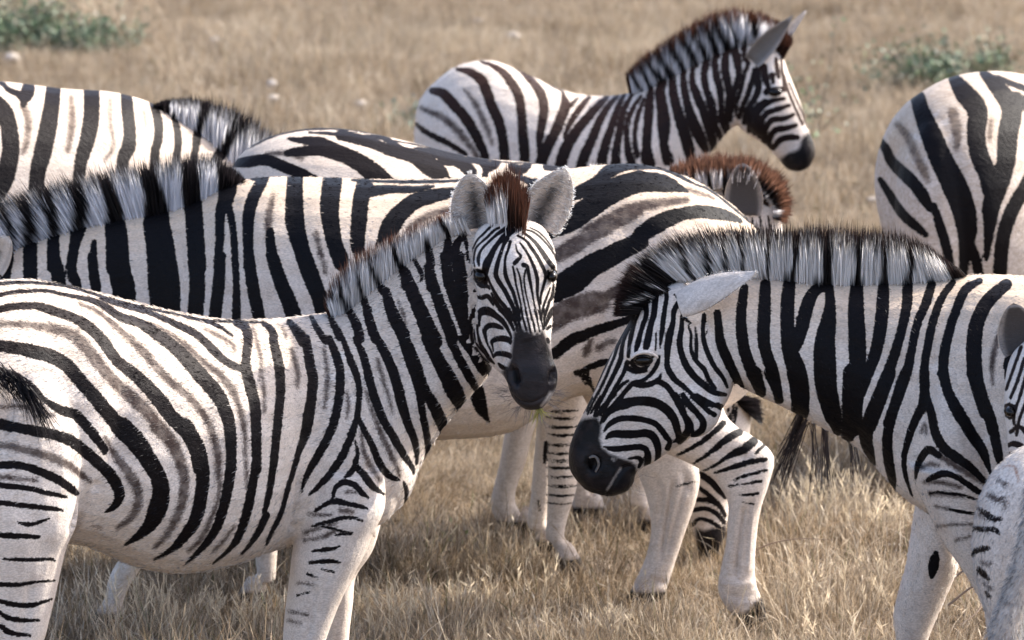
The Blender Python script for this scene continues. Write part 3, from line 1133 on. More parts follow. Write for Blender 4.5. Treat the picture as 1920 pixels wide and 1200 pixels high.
    c.append(('trunk', loft([
        (-205, 770, -205, 800, 12.96, .03), (-192, 650, -178, 900, 12.98, .14), (-130, 575, -120, 985, 13.02, .21),
        (-40, 535, -35, 1012, 13.08, .26), (60, 526, 60, 1010, 13.15, .275), (160, 543, 155, 1020, 13.22, .285),
        (255, 568, 240, 1056, 13.30, .30), (350, 590, 325, 1069, 13.37, .31), (440, 603, 410, 1056, 13.44, .30),
        (520, 601, 495, 1030, 13.51, .275), (590, 592, 580, 1006, 13.55, .25), (640, 585, 672, 992, 13.56, .225),
        (672, 562, 755, 945, 13.56, .175), (712, 528, 790, 870, 13.56, .14), (757, 494, 833, 800, 13.55, .12),
        (802, 462, 880, 745, 13.54, .10), (850, 432, 918, 700, 13.53, .09), (890, 425, 930, 640, 13.52, .075),
        (915, 435, 940, 560, 13.50, .05)], sq=.95)))
    # muscles
    c.append(('trunk', blob(40, 850, 12.95, 120, 190, .13)))
    c.append(('trunk', blob(620, 850, 13.44, 95, 190, .12, .12)))
    c.append(('trunk', blob(700, 905, 13.50, 52, 80, .08)))
    c.append(('head', loft([
        (918, 418, 995, 414, 13.47, .05), (895, 432, 1020, 428, 13.46, .085), (886, 465, 1038, 462, 13.44, .105),
        (886, 500, 1044, 498, 13.42, .11), (890, 530, 1043, 526, 13.41, .10), (903, 565, 1038, 562, 13.40, .095),
        (918, 600, 1036, 600, 13.385, .085), (932, 640, 1033, 636, 13.37, .075), (944, 675, 1036, 668, 13.36, .068),
        (950, 702, 1045, 696, 13.35, .068), (954, 728, 1044, 722, 13.345, .064), (964, 750, 1034, 745, 13.34, .056),
        (982, 765, 1018, 763, 13.34, .035)], sq=.9)))
    c.append(('head', loft([
        (885, 470, 960, 470, 13.53, .07), (878, 520, 965, 520, 13.52, .085), (879, 580, 975, 580, 13.50, .085),
        (883, 640, 985, 640, 13.48, .075), (905, 672, 1000, 668, 13.45, .06), (940, 700, 1010, 695, 13.42, .05),
        (968, 740, 1015, 735, 13.39, .045)])))
    c.append(('head', blob(905, 497, 13.36, 20, 12, .035)))
    c.append(('head', blob(1028, 496, 13.37, 16, 12, .035)))
    c.append(('leg', loft(leg_rows([(860, -160, 150, .14), (930, -150, 148, .14), (985, -140, 143, .13), (1030, -130, 124, .115),
        (1100, -100, 108, .09), (1150, -70, 96, .075), (1200, -38, 83, .06), (1245, -22, 62, .05), (1290, -10, 48, .04)], 12.95))))
    c.append(('leg', loft(gen_leg(-20, 900, 13.25, 'hind'))))
    c.append(('leg', loft(leg_rows([(880, 572, 720, .09), (950, 562, 722, .10), (1000, 553, 700, .095), (1040, 547, 684, .09),
        (1085, 542, 660, .08), (1130, 536, 638, .07), (1170, 532, 622, .062), (1205, 530, 610, .055), (1245, 530, 600, .05),
        (1290, 535, 590, .04)], 13.40))))
    c.append(('leg', loft(leg_rows([(960, 600, 720, .07), (1030, 612, 700, .07), (1080, 618, 668, .06), (1130, 614, 662, .05),
        (1180, 610, 656, .045), (1230, 608, 652, .04), (1300, 610, 648, .035)], 13.70))))
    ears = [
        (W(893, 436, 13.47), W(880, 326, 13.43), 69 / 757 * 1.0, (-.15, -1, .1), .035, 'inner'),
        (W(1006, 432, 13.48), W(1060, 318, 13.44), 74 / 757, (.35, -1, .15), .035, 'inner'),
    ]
    dents = [(900, 540, 13.30, .016, .006), (967, 712, 13.285, .013, .014), (1037, 702, 13.30, .012, .013),
             (915, 600, 13.31, .03, .004), (985, 620, 13.28, .03, -.004), (965, 590, 13.28, .04, -.004)]
    B = build_body(root, c, p, voxel=.0046, smooth=4, brn=.2, rag=.8, headrag=.16, headvox=.0028, skl=.25, headgrow=.75, ears=ears, dents=dents, crm=.55, grooves=[
        ([(190, 903), (168, 925), (148, 965), (132, 1005)], 9, .009), ([(562, 890), (557, 950), (548, 1000)], 8, .010),
        ([(566, 800), (590, 860), (575, 930)], 14, .005), ([(870, 755), (810, 825), (760, 885)], 16, .007),
        ([(655, 975), (700, 930), (740, 890)], 14, .006), ([(592, 1100), (586, 1150), (578, 1200)], 6, .006),
        ([(625, 1050), (608, 1110), (600, 1160)], 7, .005), ([(888, 560), (891, 620), (903, 660), (928, 690)], 6, .004),
        ([(961, 690), (965, 704), (968, 720)], 6, .026), ([(1041, 693), (1038, 706), (1034, 716)], 5, .022),
        ([(953, 690), (952, 706), (958, 722)], 4, -.004), ([(888, 505), (896, 528), (912, 534)], 5, .004),
        ([(60, 1090), (50, 1150), (40, 1200)], 9, .006), ([(20, 930), (70, 990), (80, 1060)], 22, .006),
        ([(958, 738), (975, 752), (1000, 755), (1028, 740)], 3, .004), ([(930, 560), (945, 610), (950, 650)], 9, .005),
        ([(985, 590), (990, 640)], 14, -.004),
        ([(255, 640), (232, 760), (215, 880)], 30, .014), ([(560, 640), (600, 740), (585, 840)], 24, .010), ([(380, 700), (390, 850), (370, 980)], 26, .006), ([(90, 600), (130, 700), (120, 820)], 34, .008)])
    eye(root, 902, 517, 13.346, 13, 11, .022)
    eye(root, 1035, 518, 13.352, 10, 11, .022)
    mane(root, [(618, 598, 13.56), (634, 588, 13.56), (664, 568, 13.56), (712, 530, 13.56), (757, 496, 13.55), (802, 464, 13.54), (850, 434, 13.52), (880, 432, 13.5)],
         [(606, 570), (622, 520), (662, 484), (708, 458), (750, 437), (800, 415), (838, 398), (862, 396)], p, n=6500, thick=.018,
         tip=.30, tipcol=HB * 1.1, dark_ends=(.015, 0), rootdrop=14, width=.0028)
    # tuft between the ears
    q = Paint()
    q.add('k', 0, 0, 1, "985 440 50; 976 390 34; 970 340 30")
    mane(root, [(918, 430, 13.46), (940, 425, 13.45), (962, 432, 13.43), (985, 440, 13.42)],
         [(910, 360), (930, 326), (960, 317), (990, 366)], q, n=4200, thick=.035, tip=.46, tipcol=HB * 1.0, dark_ends=(0, .5),
         rootdrop=10, name='forelock', width=.0026)
    q2 = Paint()
    for e in ears:
        ear_fur(root, e, 800, .017)
    whiskers(root, [W(952, 735, 13.33), W(960, 750, 13.33), W(975, 762, 13.33), W(990, 768, 13.33), W(1010, 768, 13.33), W(1030, 750, 13.33), W(1040, 735, 13.33)], 170, .04)
    fur(root, B, 60000, length=.012, width=.0018, direction=(-1, 0, -.25), parts=('trunk', 'neck'), lean=.85)
    fur(root, B, 9000, length=.006, width=.0012, direction=(.1, 0, -1), parts=('head',), lean=.9)
    # tail swung over the near flank
    tl = []
    n = 300
    t0 = [(-60, 705, 12.85), (-20, 694, 12.83), (15, 700, 12.81), (45, 722, 12.80), (62, 742, 12.79)]
    tt = RNG.random(n) ** .7
    P0 = poly_at(t0, tt)
    R = np.array([W(a, b + RNG.normal(0, 7), y) for a, b, y in P0])
    P1 = poly_at(t0, np.minimum(1, tt + .3))
    D = np.array([W(a + 4, b + 3, y) for a, b, y in P1]) - np.array([W(a, b, y) for a, b, y in P0])
    D = D / (np.linalg.norm(D, axis=1)[:, None] + 1e-6) + RNG.normal(0, .12, (n, 3)) + np.array([0, 0, -.25])
    D /= np.linalg.norm(D, axis=1)[:, None]
    C = np.tile(HK * 1.4, (n, 1))
    strands('tail_tuft', root, R, D, .05 + .05 * RNG.random(n), .0022, C, C, bend=np.tile([.0, 0, -.45], (n, 1)) + RNG.normal(0, .12, (n, 3)), seg=4)
    V, F, _ = loft([(-205, 640, -195, 700, 12.95, .03), (-150, 660, -140, 712, 12.87, .026), (-90, 676, -85, 716, 12.85, .02), (-40, 686, -38, 708, 12.84, .014), (0, 690, 2, 702, 12.83, .008)])
    o = new_mesh('tail', V, F, M_COAT, root, smooth=True)
    for k_ in ('blk', 'shd', 'dk', 'org'):
        add_attr(o.data, k_, np.full(len(V), 20.0 if k_ != 'blk' else -10))
    return root


# ================================================================= zebra 2: the long one across the middle, facing left
def zebra_middle():
    root = zebra_root(900, 15.0, 'big adult zebra spanning the middle, rump right, behind the front two zebras')
    p = Paint()
    T1 = (0, 100, 3); T2 = (0, 480, 3); T4 = (560, 280, 3); T5 = (560, 480, 3); R_ = (740, 0, 2.3415); F2 = (820, 580, 6)
    H1 = (1040, 540, 5); C6 = (1280, 700, 3)
    p.add('k', *T1, """-40 850 40; 20 900 50; 60 1000 50; 60 1100 40; 50 1200 40
    90 790 50; 150 900 86; 170 1000 76; 170 1100 76; 170 1200 76
    230 720 50; 280 860 76; 300 960 66; 300 1080 66; 300 1200 72
    380 660 60; 440 800 86; 450 900 86; 440 980 86; 420 1080 56; 400 1200 56
    530 1060 26; 525 1120 36; 525 1200 56
    560 640 60; 610 780 66; 640 880 86; 650 980 116; 660 1100 126; 660 1200 126
    790 600 90; 850 740 96; 880 860 126; 880 960 146; 900 1080 156; 910 1200 156
    1050 560 80; 1070 700 106; 1080 820 106; 1090 900 96; 1100 1050 96; 1110 1200 96
    1260 590 100; 1280 720 106; 1270 820 86; 1240 900 56; 1235 1050 46; 1225 1200 46
    1290 870 36; 1310 980 36; 1320 1100 36; 1325 1200 36
    1340 640 60; 1440 690 60; 1480 700 60; 1430 800 66; 1400 900 66; 1395 1050 56; 1400 1200 56
    1520 1000 40; 1525 1100 56; 1550 1200 56
    1660 708 86; 1650 850 86; 1650 950 86; 1680 1060 86; 1730 1200 86
    1860 708 86; 1850 850 96; 1860 950 96; 1880 1060 86; 1920 1180 86""")
    p.add('b', *T1, "1540 790 10; 1520 870 30; 1510 960 40; 1515 1040 30\n1780 1000 10; 1800 1120 20; 1830 1200 20")
    p.add('k', *T2, """40 0 56; 30 120 56; 20 400 60
    170 0 72; 170 130 76; 160 420 70
    300 0 66; 330 130 76; 330 420 76
    400 0 46; 410 120 56; 430 160 50; 440 420 50
    520 0 50; 530 120 56; 540 200 56; 540 500 56
    660 0 116; 680 120 126; 700 220 126; 700 520 120
    910 0 156; 920 140 176; 930 280 166; 930 600 150
    1100 0 86; 1110 160 86; 1100 320 86; 1100 640 80
    1240 0 56; 1230 160 66; 1210 340 66; 1200 640 60
    1320 0 36; 1330 160 36; 1330 340 46; 1330 640 46
    1400 0 56; 1420 160 66; 1460 360 66; 1520 700 60
    1530 0 66; 1580 150 76; 1650 330 86; 1740 700 80
    1700 0 76; 1760 150 86; 1820 290 86; 1900 600 80""")
    p.add('k', *T4, """-20 175 80; -10 400 80; 20 560 80; 80 720 80; 130 900 80; 200 1200 70
    190 175 106; 180 300 96; 180 420 86; 200 520 86; 240 620 80; 290 720 70; 400 1000 70
    370 205 90; 350 280 86; 340 400 86; 330 520 80; 350 620 60; 420 800 60
    300 172 10; 500 182 14; 700 182 18; 870 178 12; 1000 162 14
    380 240 70; 500 225 46; 650 225 36; 760 208 12
    1000 215 40; 880 240 50; 760 262 76; 660 290 86; 570 360 96; 520 430 106; 490 500 90; 470 580 70; 520 760 60
    1230 150 24; 1300 182 36; 1330 180 36
    1230 290 60; 1300 240 70; 1380 220 70
    1400 480 60; 1480 420 116; 1560 380 126; 1640 320 116; 1740 240 126; 1830 190 96; 1920 160 86
    900 420 80; 1100 330 90; 1260 290 80
    800 600 60; 1000 480 80; 1300 500 80; 1400 480 60
    1440 790 120; 1540 740 150; 1640 660 126; 1740 610 116; 1830 560 106; 1920 520 96
    1300 860 80; 1440 800 120""")
    p.add('b', *T4, """870 335 26; 740 370 36; 640 430 36; 600 500 14
    90 480 12; 130 600 20; 150 700 10
    1420 620 60; 1520 560 86; 1620 500 76; 1740 440 66; 1860 380 56; 1920 345 46
    1300 980 80; 1430 930 86; 1520 880 76; 1620 840 76; 1720 830 56; 1800 790 56""")
    p.add('k', *R_, """760 862 50; 840 832 60; 900 792 56; 940 752 56; 1010 728 46; 1100 724 40; 1180 738 20; 1300 800 10
    760 1000 50; 830 940 76; 900 880 96; 980 830 96; 1080 800 86; 1180 805 76; 1285 840 8
    1080 1030 66; 1160 980 76; 1260 940 56; 1350 930 56; 1450 945 46; 1520 970 16
    1300 800 6; 1400 845 8; 1560 975 8""")
    p.add('b', *R_, "830 1010 24; 960 950 44; 1060 910 44; 1180 890 34; 1280 880 24\n1290 830 16; 1400 870 10")
    p.add('k', *F2, "1290 535 50; 1400 440 120; 1500 340 100; 1620 290 92; 1760 240 100; 1920 190 86; 2200 100 80\n1560 720 46; 1650 690 46; 1760 640 56; 1900 590 46\n1600 720 24; 1680 800 22; 1750 900 16\n1690 690 26; 1720 800 22; 1760 910 14")
    p.add('b', *F2, "1660 460 50; 1700 400 50; 1720 350 50\n1800 430 50; 1880 400 40; 1960 380 40\n1310 200 70; 1400 110 110; 1560 60 100; 1700 30 96; 1900 -40 90")
    p.add('k', *H1, """0 620 96; 120 520 100; 250 470 66; 400 400 76; 540 350 76; 660 310 60; 900 220 60
    190 790 26; 250 780 36; 340 740 56; 440 700 56; 520 680 36; 700 620 40
    270 800 18; 330 900 18; 370 980 10
    220 800 18; 290 900 10""")
    p.add('b', *H1, "0 370 90; 120 270 100; 260 190 100; 400 110 100; 560 60 70; 800 -20 60\n420 560 60; 500 510 50; 560 500 40\n290 620 50; 320 550 50")
    p.add('k', *T5, "990 700 60; 1005 770 80; 1025 850 70; 1050 900 34; 1072 935 6")
    p.add('k', *C6, """230 280 28; 130 370 24; 30 430 16; -30 460 8
    320 330 38; 250 370 38; 150 450 20; 60 510 8
    400 380 46; 340 430 46; 250 470 26; 180 520 12; 90 560 6
    460 400 14; 410 450 12
    465 485 22; 370 500 28; 280 530 22; 180 560 8
    470 545 18; 370 570 12; 290 600 10
    440 605 14; 340 625 10; 260 635 8
    430 675 12; 360 685 10; 310 685 4
    400 735 10; 330 725 6
    80 610 8; 20 620 8; -40 640 4""")
    p.fill('m', 0, 0, 1, '1388 1160;1402 1146;1418 1128;1432 1114;1450 1120;1455 1215;1380 1215')
    p.fill('m', 0, 0, 1, '1120 1160;1140 1122;1166 1116;1200 1134;1250 1140;1250 1180;1120 1180')
    # hidden parts
    p.bands(600, 640, 832, 795, 14, 72, .46, 8)
    
    p.bands(-330, 470, -20, 900, 35, 34, .5, 4)
    c = []
    c.append(('trunk', loft([
        (1462, 560, 1462, 600, 15.0, .04), (1448, 485, 1430, 700, 15.0, .14), (1405, 414, 1352, 770, 15.0, .21),
        (1338, 358, 1270, 790, 15.0, .26), (1270, 325, 1188, 780, 15.0, .28), (1188, 308, 1110, 738, 15.0, .285),
        (1090, 315, 1040, 757, 15.0, .29), (990, 329, 960, 806, 15.0, .31), (870, 336, 860, 819, 15.0, .33),
        (730, 338, 720, 820, 15.0, .33), (600, 334, 600, 800, 15.0, .31), (500, 333, 490, 780, 15.0, .27),
        (435, 343, 400, 760, 15.0, .22), (375, 372, 310, 730, 15.0, .165), (305, 396, 225, 690, 15.0, .13),
        (230, 408, 150, 660, 15.0, .115), (150, 425, 80, 650, 15.0, .105), (70, 448, 5, 650, 15.0, .095),
        (0, 478, -60, 670, 15.0, .09), (-50, 510, -100, 680, 15.0, .08), (-80, 560, -100, 660, 15.0, .05)], sq=.94)))
    c.append(('head', loft([
        (-60, 490, -10, 640, 15.0, .06), (-95, 520, -20, 690, 15.0, .085), (-130, 570, -50, 740, 15.0, .095),
        (-155, 630, -85, 780, 15.0, .085), (-185, 690, -120, 810, 15.0, .065), (-210, 750, -150, 840, 15.0, .055),
        (-232, 800, -160, 870, 15.0, .055), (-225, 850, -175, 895, 15.0, .04)])))
    c.append(('leg', blob(1250, 640, 14.86, 150, 150, .15)))
    c.append(('leg', blob(420, 690, 14.86, 90, 160, .10)))
    c.append(('leg', loft([
        (1330, 600, 1130, 730, 14.88, .12), (1350, 700, 1180, 815, 14.86, .10), (1358, 770, 1225, 840, 14.85, .075),
        (1385, 802, 1290, 868, 14.85, .055), (1425, 826, 1330, 892, 14.85, .048), (1452, 858, 1352, 918, 14.85, .045),
        (1443, 905, 1364, 942, 14.85, .04), (1427, 955, 1364, 980, 14.85, .034), (1419, 1010, 1359, 1028, 14.85, .031),
        (1416, 1065, 1348, 1078, 14.85, .032), (1420, 1100, 1346, 1110, 14.85, .036), (1432, 1128, 1360, 1138, 14.85, .034),
        (1438, 1152, 1378, 1160, 14.85, .034), (1441, 1185, 1380, 1186, 14.85, .042)])))
    c.append(('leg', loft([
        (1280, 640, 1080, 720, 15.12, .10), (1290, 740, 1120, 790, 15.12, .09), (1295, 810, 1175, 850, 15.13, .06),
        (1312, 885, 1200, 900, 15.13, .05), (1308, 930, 1215, 945, 15.13, .045), (1288, 990, 1220, 995, 15.13, .036),
        (1268, 1050, 1210, 1045, 15.13, .032), (1254, 1095, 1192, 1085, 15.13, .034), (1244, 1120, 1180, 1110, 15.13, .034),
        (1222, 1140, 1166, 1126, 15.13, .038), (1210, 1152, 1140, 1148, 15.12, .045)])))
    c.append(('leg', loft(leg_rows([(700, 440, 560, .08), (800, 458, 548, .07), (900, 470, 530, .055), (980, 475, 524, .05), (1040, 478, 520, .042), (1090, 482, 516, .034)], 15.13, face=-1))))
    c.append(('leg', loft(leg_rows([(700, 340, 470, .08), (800, 320, 420, .07), (900, 290, 360, .055), (980, 262, 325, .048), (1030, 235, 290, .04), (1080, 205, 255, .032)], 14.86, face=-1))))
    ears = [(W(-45, 520, 14.93), W(17, 445, 14.88), .085, (.2, -1, .2), .03, 'inner'),
            (W(-45, 515, 15.07), W(0, 430, 15.1), .085, (.2, -.4, .2), .03, 'inner')]
    B = build_body(root, c, p, voxel=.0072, smooth=4, brn=0, rag=.8, ears=ears, crm=.85,
                   grooves=[([(1396, 950), (1387, 1005), (1378, 1085)], 5, .013), ([(1372, 905), (1398, 885), (1440, 872)], 8, .004),
        ([(1300, 805), (1350, 845), (1400, 858)], 9, .004), ([(1262, 900), (1252, 960), (1238, 1050)], 5, .013), ([(1290, 890), (1272, 960), (1250, 1040)], 4, .008), ([(1225, 890), (1240, 930), (1235, 985)], 6, .008), ([(1200, 1100), (1225, 1090), (1252, 1096)], 5, .006), ([(1350, 1090), (1380, 1098), (1416, 1092)], 6, -.005), ([(1408, 930), (1402, 990), (1398, 1060)], 3.5, .007), ([(1278, 880), (1292, 925)], 7, .006),
        ([(1085, 718), (1120, 650), (1140, 560)], 16, .008), ([(1200, 400), (1160, 540), (1130, 690)], 40, .014), ([(560, 360), (540, 460), (560, 560)], 30, .008), ([(1410, 960), (1404, 1010), (1402, 1070)], 4, -.003), ([(1355, 1115), (1390, 1120), (1425, 1115)], 6, .004),
        ([(1382, 1150), (1410, 1155), (1436, 1150)], 5, .004)],
                   dents=[(1395, 860, 14.80, .02, .006), (1390, 1000, 14.8, .012, .005), (1265, 930, 15.06, .02, .006)])
    q = Paint(); q.s = p.s
    mane(root, [(452, 345, 15), (440, 350, 15), (400, 366, 15), (330, 393, 15), (235, 410, 15), (150, 428, 15), (70, 450, 15), (0, 480, 15), (-60, 505, 15)],
         [(464, 338), (446, 318), (405, 292), (330, 291), (200, 315), (100, 338), (0, 370), (-60, 395), (-120, 430)], q, n=8000, thick=.02, tip=.34,
         tipcol=HK * 1.4, dark_ends=(.06, .02), rootdrop=5, width=.003, white=HG * 1.35)
    eye(root, -118, 612, 14.915, 16, 11, .02)
    # tail hanging behind the right zebra, tuft showing beneath its neck
    V, F, _ = loft([(1452, 560, 1425, 560, 15.0, .03), (1480, 640, 1450, 640, 15.05, .025), (1510, 720, 1484, 720, 15.1, .02), (1535, 790, 1515, 790, 15.12, .014)])
    o = new_mesh('tail', V, F, M_COAT, root, smooth=True)
    for k_ in ('blk', 'shd', 'dk', 'org'):
        add_attr(o.data, k_, np.full(len(V), 20.0))
    for (du, dv, cnt, tipu, tipv) in ((-6, 0, 34, 1452, 886), (-2, 0, 22, 1468, 902), (4, 0, 12, 1529, 896), (22, 0, 26, 1552, 905), (62, 10, 20, 1606, 886)):
        n = cnt
        b0 = np.array([1522 + du + (tipu - 1530) * .12, 775 + dv])
        R, Tm = [], []
        for i in range(n):
            R.append(W(b0[0] + RNG.normal(0, 4), b0[1] + RNG.normal(0, 10), 15.12 + RNG.normal(0, .02)))
            Tm.append(W(tipu + RNG.normal(0, 6), tipv + RNG.normal(0, 16), 15.12 + RNG.normal(0, .03)))
        R, Tm = np.array(R), np.array(Tm)
        D = Tm - R; L = np.linalg.norm(D, axis=1)
        C = np.tile(HK * 1.5, (n, 1))
        strands('tail_tuft', root, R, D / L[:, None], L, .0032, C, C, bend=np.tile([.0, 0, -.10], (n, 1)) + RNG.normal(0, .05, (n, 3)), seg=4)
    fur(root, B, 30000, length=.010, direction=(1, 0, -.2), parts=('trunk',), width=.0018, lean=.88)
    return root


# ================================================================= zebra 7: right, head lowered to the left
def zebra_right():
    root = zebra_root(1700, 13.4, 'adult zebra on the right, head lowered left, striped mane standing upright')
    p = Paint()
    C5 = (1280, 400, 3); C6 = (1280, 700, 3); H1 = (1040, 540, 5); H2 = (1040, 740, 5); Q = (1040, 400, 2.2223)
    BD = ('trunk', 'leg')
    HD = ('head',)
    p.add('k', *C5, """120 570 24; 120 680 40; 140 780 38; 190 870 38; 240 950 28; 260 1000 16
    195 560 40; 210 700 48; 250 820 58; 300 930 58; 335 1010 46
    345 420 50; 330 550 58; 330 660 63; 350 780 68; 390 890 68; 440 1010 56
    465 400 60; 460 550 73; 455 680 73; 470 790 68; 510 900 68; 540 1050 46
    600 390 70; 590 500 78; 590 640 78; 600 760 88; 640 880 108; 660 1000 108; 660 1120 98
    800 405 56; 740 440 66; 700 520 76; 670 640 76; 640 740 66
    820 400 50; 830 500 58; 820 600 86; 800 720 116; 800 860 128; 810 1000 118; 840 1150 80
    980 400 70; 975 520 88; 980 680 98; 985 850 98; 980 950 108; 960 1080 108; 950 1200 118
    1130 395 60; 1125 520 73; 1110 660 73; 1080 800 68; 1040 900 68; 1000 1000 68
    1265 400 60; 1260 520 58; 1230 660 53; 1190 800 58; 1140 940 68; 1100 1080 68; 1050 1200 78
    1400 400 50; 1370 500 53; 1320 620 48; 1290 760 48; 1260 900 58; 1210 1030 58; 1160 1180 68
    1520 390 36; 1460 470 43; 1410 600 48; 1380 740 48; 1360 860 48; 1360 980 53; 1370 1080 58
    1670 380 36; 1590 430 53; 1540 540 53; 1500 660 53; 1470 800 58; 1470 920 58; 1510 1050 58; 1560 1150 58
    1820 400 66; 1720 490 78; 1660 600 83; 1640 720 88; 1640 850 88; 1660 980 78; 1700 1120 68
    1830 860 56; 1850 780 56; 1890 700 60; 2000 480 60""", BD)
    p.add('b', *C5, "1800 620 14; 1760 740 24; 1740 860 24; 1745 960 8", BD)
    p.add('k', *C6, """400 0 88; 440 90 56
    490 0 68; 520 60 68; 545 150 46
    640 0 108; 660 100 108; 670 210 86
    800 0 118; 820 120 108; 850 240 88; 870 330 46
    960 0 118; 945 120 98; 940 240 88; 930 350 76
    1160 0 78; 1110 130 88; 1060 250 88; 1030 350 78; 1050 440 58; 1080 510 16
    1250 0 58; 1210 130 68; 1170 260 58; 1150 380 58; 1160 500 58; 1180 600 46; 1190 660 16
    1360 0 58; 1360 100 58; 1350 180 56; 1310 260 48; 1270 370 42; 1245 480 32; 1255 580 26; 1290 690 10
    1370 150 56; 1400 230 48; 1420 330 52; 1470 420 56; 1550 480 56; 1620 530 46; 1700 610 30; 1740 640 14
    1460 0 58; 1500 120 58; 1560 230 66; 1630 350 66; 1690 440 56; 1720 530 26; 1745 590 10
    1640 0 86; 1680 130 73; 1730 260 68; 1760 380 58; 1780 480 46; 1790 540 16
    1830 0 46; 1830 60 26
    1310 590 14; 1325 510 36; 1380 430 46; 1440 462 38
    1380 600 26; 1440 570 40; 1490 565 36; 1560 595 32; 1640 650 36; 1700 690 22
    1390 675 10; 1440 668 14; 1480 675 16; 1580 685 16; 1670 720 12
    1500 765 12; 1580 780 20; 1650 790 14
    1425 1010 28; 1415 1060 62; 1405 1120 46; 1400 1150 16""", BD)
    p.add('b', *C6, """1440 462 26; 1510 505 32; 1600 560 30; 1680 610 22; 1740 650 14
    1340 530 24; 1400 510 20; 1440 520 10
    1360 610 14; 1460 615 20; 1560 640 16
    1390 675 22; 1480 680 20; 1580 690 18
    1420 745 8; 1500 765 14
    1430 860 5; 1540 850 10; 1640 850 8
    1540 940 10; 1620 915 6
    1345 330 10; 1360 290 20; 1370 340 10""", BD)
    # mane columns
    p.add('k', *C5, """480 370 20; 480 250 20; 485 110 28
    615 380 30; 635 250 28; 640 130 36
    810 395 36; 815 250 56; 800 130 56
    982 395 30; 990 280 26; 985 160 46
    1135 390 28; 1140 270 28; 1140 160 36
    1275 385 30; 1290 280 26; 1290 180 46
    340 340 24; 335 220 22; 330 120 28
    232 370 26; 235 250 14; 235 130 14
    150 380 30; 130 280 18; 120 130 18
    90 390 16; 30 330 26; 0 260 26; -20 120 20""")
    p.add('k', *Q, """600 290 12; 560 240 14; 530 140 14
    650 280 20; 640 200 16; 625 110 16
    700 275 16; 715 200 14; 710 90 16
    450 270 0; 452 272 0""")
    p.add('k', *H1, """950 40 60; 940 150 58; 930 250 56; 900 350 56; 880 450 66; 860 540 66; 850 580 36
    1040 0 40; 1050 80 42; 1035 180 42; 1020 280 48; 1010 380 48; 995 480 34; 990 560 14
    1170 130 56; 1120 210 48; 1110 320 48; 1080 430 68; 1060 550 68; 1055 660 48; 1060 750 58; 1120 850 58; 1190 910 48; 1260 970 38; 1340 1040 42; 1440 1090 42; 1560 1110 46
    1120 60 16; 1180 120 40; 1190 200 38; 1230 290 28; 1280 330 16
    1190 260 28; 1190 380 48; 1170 500 56; 1190 620 58; 1240 740 68; 1320 840 66; 1400 910 66; 1500 980 56; 1600 1000 36
    1250 350 18; 1280 440 28; 1275 540 28; 1290 620 38; 1340 700 42; 1400 760 46; 1440 850 42; 1500 940 42
    1320 370 18; 1330 470 28; 1330 580 34; 1330 660 28
    1400 250 40; 1390 380 38; 1400 500 46; 1440 620 48; 1500 740 46; 1570 830 42; 1620 930 26
    1520 240 66; 1540 380 78; 1550 500 86; 1600 640 86; 1660 760 86; 1720 880 76; 1750 980 56
    850 140 60; 860 250 46; 830 340 46; 800 440 46; 780 520 56; 760 590 36
    810 130 30; 790 230 30; 750 330 30; 720 440 46; 700 540 36; 690 640 36
    740 260 40; 700 350 56; 660 450 36; 630 560 38; 620 660 48; 580 760 46; 520 880 40; 460 1000 38; 400 1120 34; 370 1200 28
    680 300 30; 640 420 28; 590 540 34; 560 640 28; 510 760 28; 450 900 28; 370 1050 24; 310 1180 22
    640 350 16; 600 440 14; 550 570 14; 480 730 14; 400 900 14; 320 1060 14; 270 1170 14
    680 700 50; 650 790 38; 600 880 38; 540 980 34; 480 1090 34; 430 1190 28
    950 420 18; 950 500 14; 945 580 18
    690 870 28; 640 900 34; 590 960 28; 520 1050 28; 460 1150 28
    980 640 28; 960 720 42; 900 810 38; 820 870 38; 740 890 46; 680 950 46; 610 1030 38; 540 1110 38; 490 1180 28
    1000 790 12; 980 850 38; 900 900 56; 800 915 46; 740 900 36
    980 880 56; 1050 920 56; 1110 1000 56; 1160 1090 56; 1200 1180 46
    720 700 44; 780 760 44; 860 745 36; 900 670 26; 945 620 14
    700 760 46; 760 790 36; 860 780 26
    720 690 30; 780 620 14; 860 615 12; 940 615 12
    1210 900 16; 1290 1010 34; 1370 1090 38; 1450 1170 38
    1170 1040 18; 1230 1080 42; 1300 1150 42; 1360 1200 42
    560 1130 36; 660 1100 76; 760 1060 76; 880 1060 86; 980 1090 78; 1050 1150 68; 1090 1200 68""", HD)
    p.add('k', *H1, "1520 240 66; 1540 380 78; 1550 500 86; 1600 640 86; 1660 760 86; 1720 880 76; 1750 980 56", BD)
    p.add('k', *H2, """460 250 26; 500 170 56; 600 100 86; 700 70 86; 820 60 86; 950 80 86; 1050 140 86; 1120 230 78; 1150 330 68; 1160 410 46; 1120 440 26
    460 350 16; 510 280 46; 600 230 56; 720 220 56; 850 240 56; 940 270 56; 1000 330 56; 1050 400 56; 1080 440 46; 1060 500 56
    480 410 26; 540 370 66; 640 370 76; 760 370 76; 860 360 76; 930 400 76; 965 480 68; 970 560 56; 960 620 46
    460 490 16; 560 510 56; 680 500 56; 800 490 56; 860 520 56; 875 600 68; 860 680 46
    690 600 18; 780 590 38; 810 620 42; 790 680 26
    1130 0 56; 1180 90 56; 1220 200 56; 1250 300 56; 1230 370 66; 1170 440 56
    1200 0 46; 1260 80 46; 1340 180 56; 1390 250 66; 1380 330 66; 1300 380 56
    1290 20 36; 1370 90 42; 1440 150 42; 1500 190 46
    1330 0 36; 1430 60 38; 1530 110 42
    1530 100 56; 1560 130 36
    1150 60 16; 1200 160 38; 1270 260 46; 1290 350 46
    300 150 16; 350 30 26
    340 170 22; 430 20 28
    390 200 28; 460 100 34; 560 0 42
    430 270 22; 480 160 28; 640 30 28""", HD)
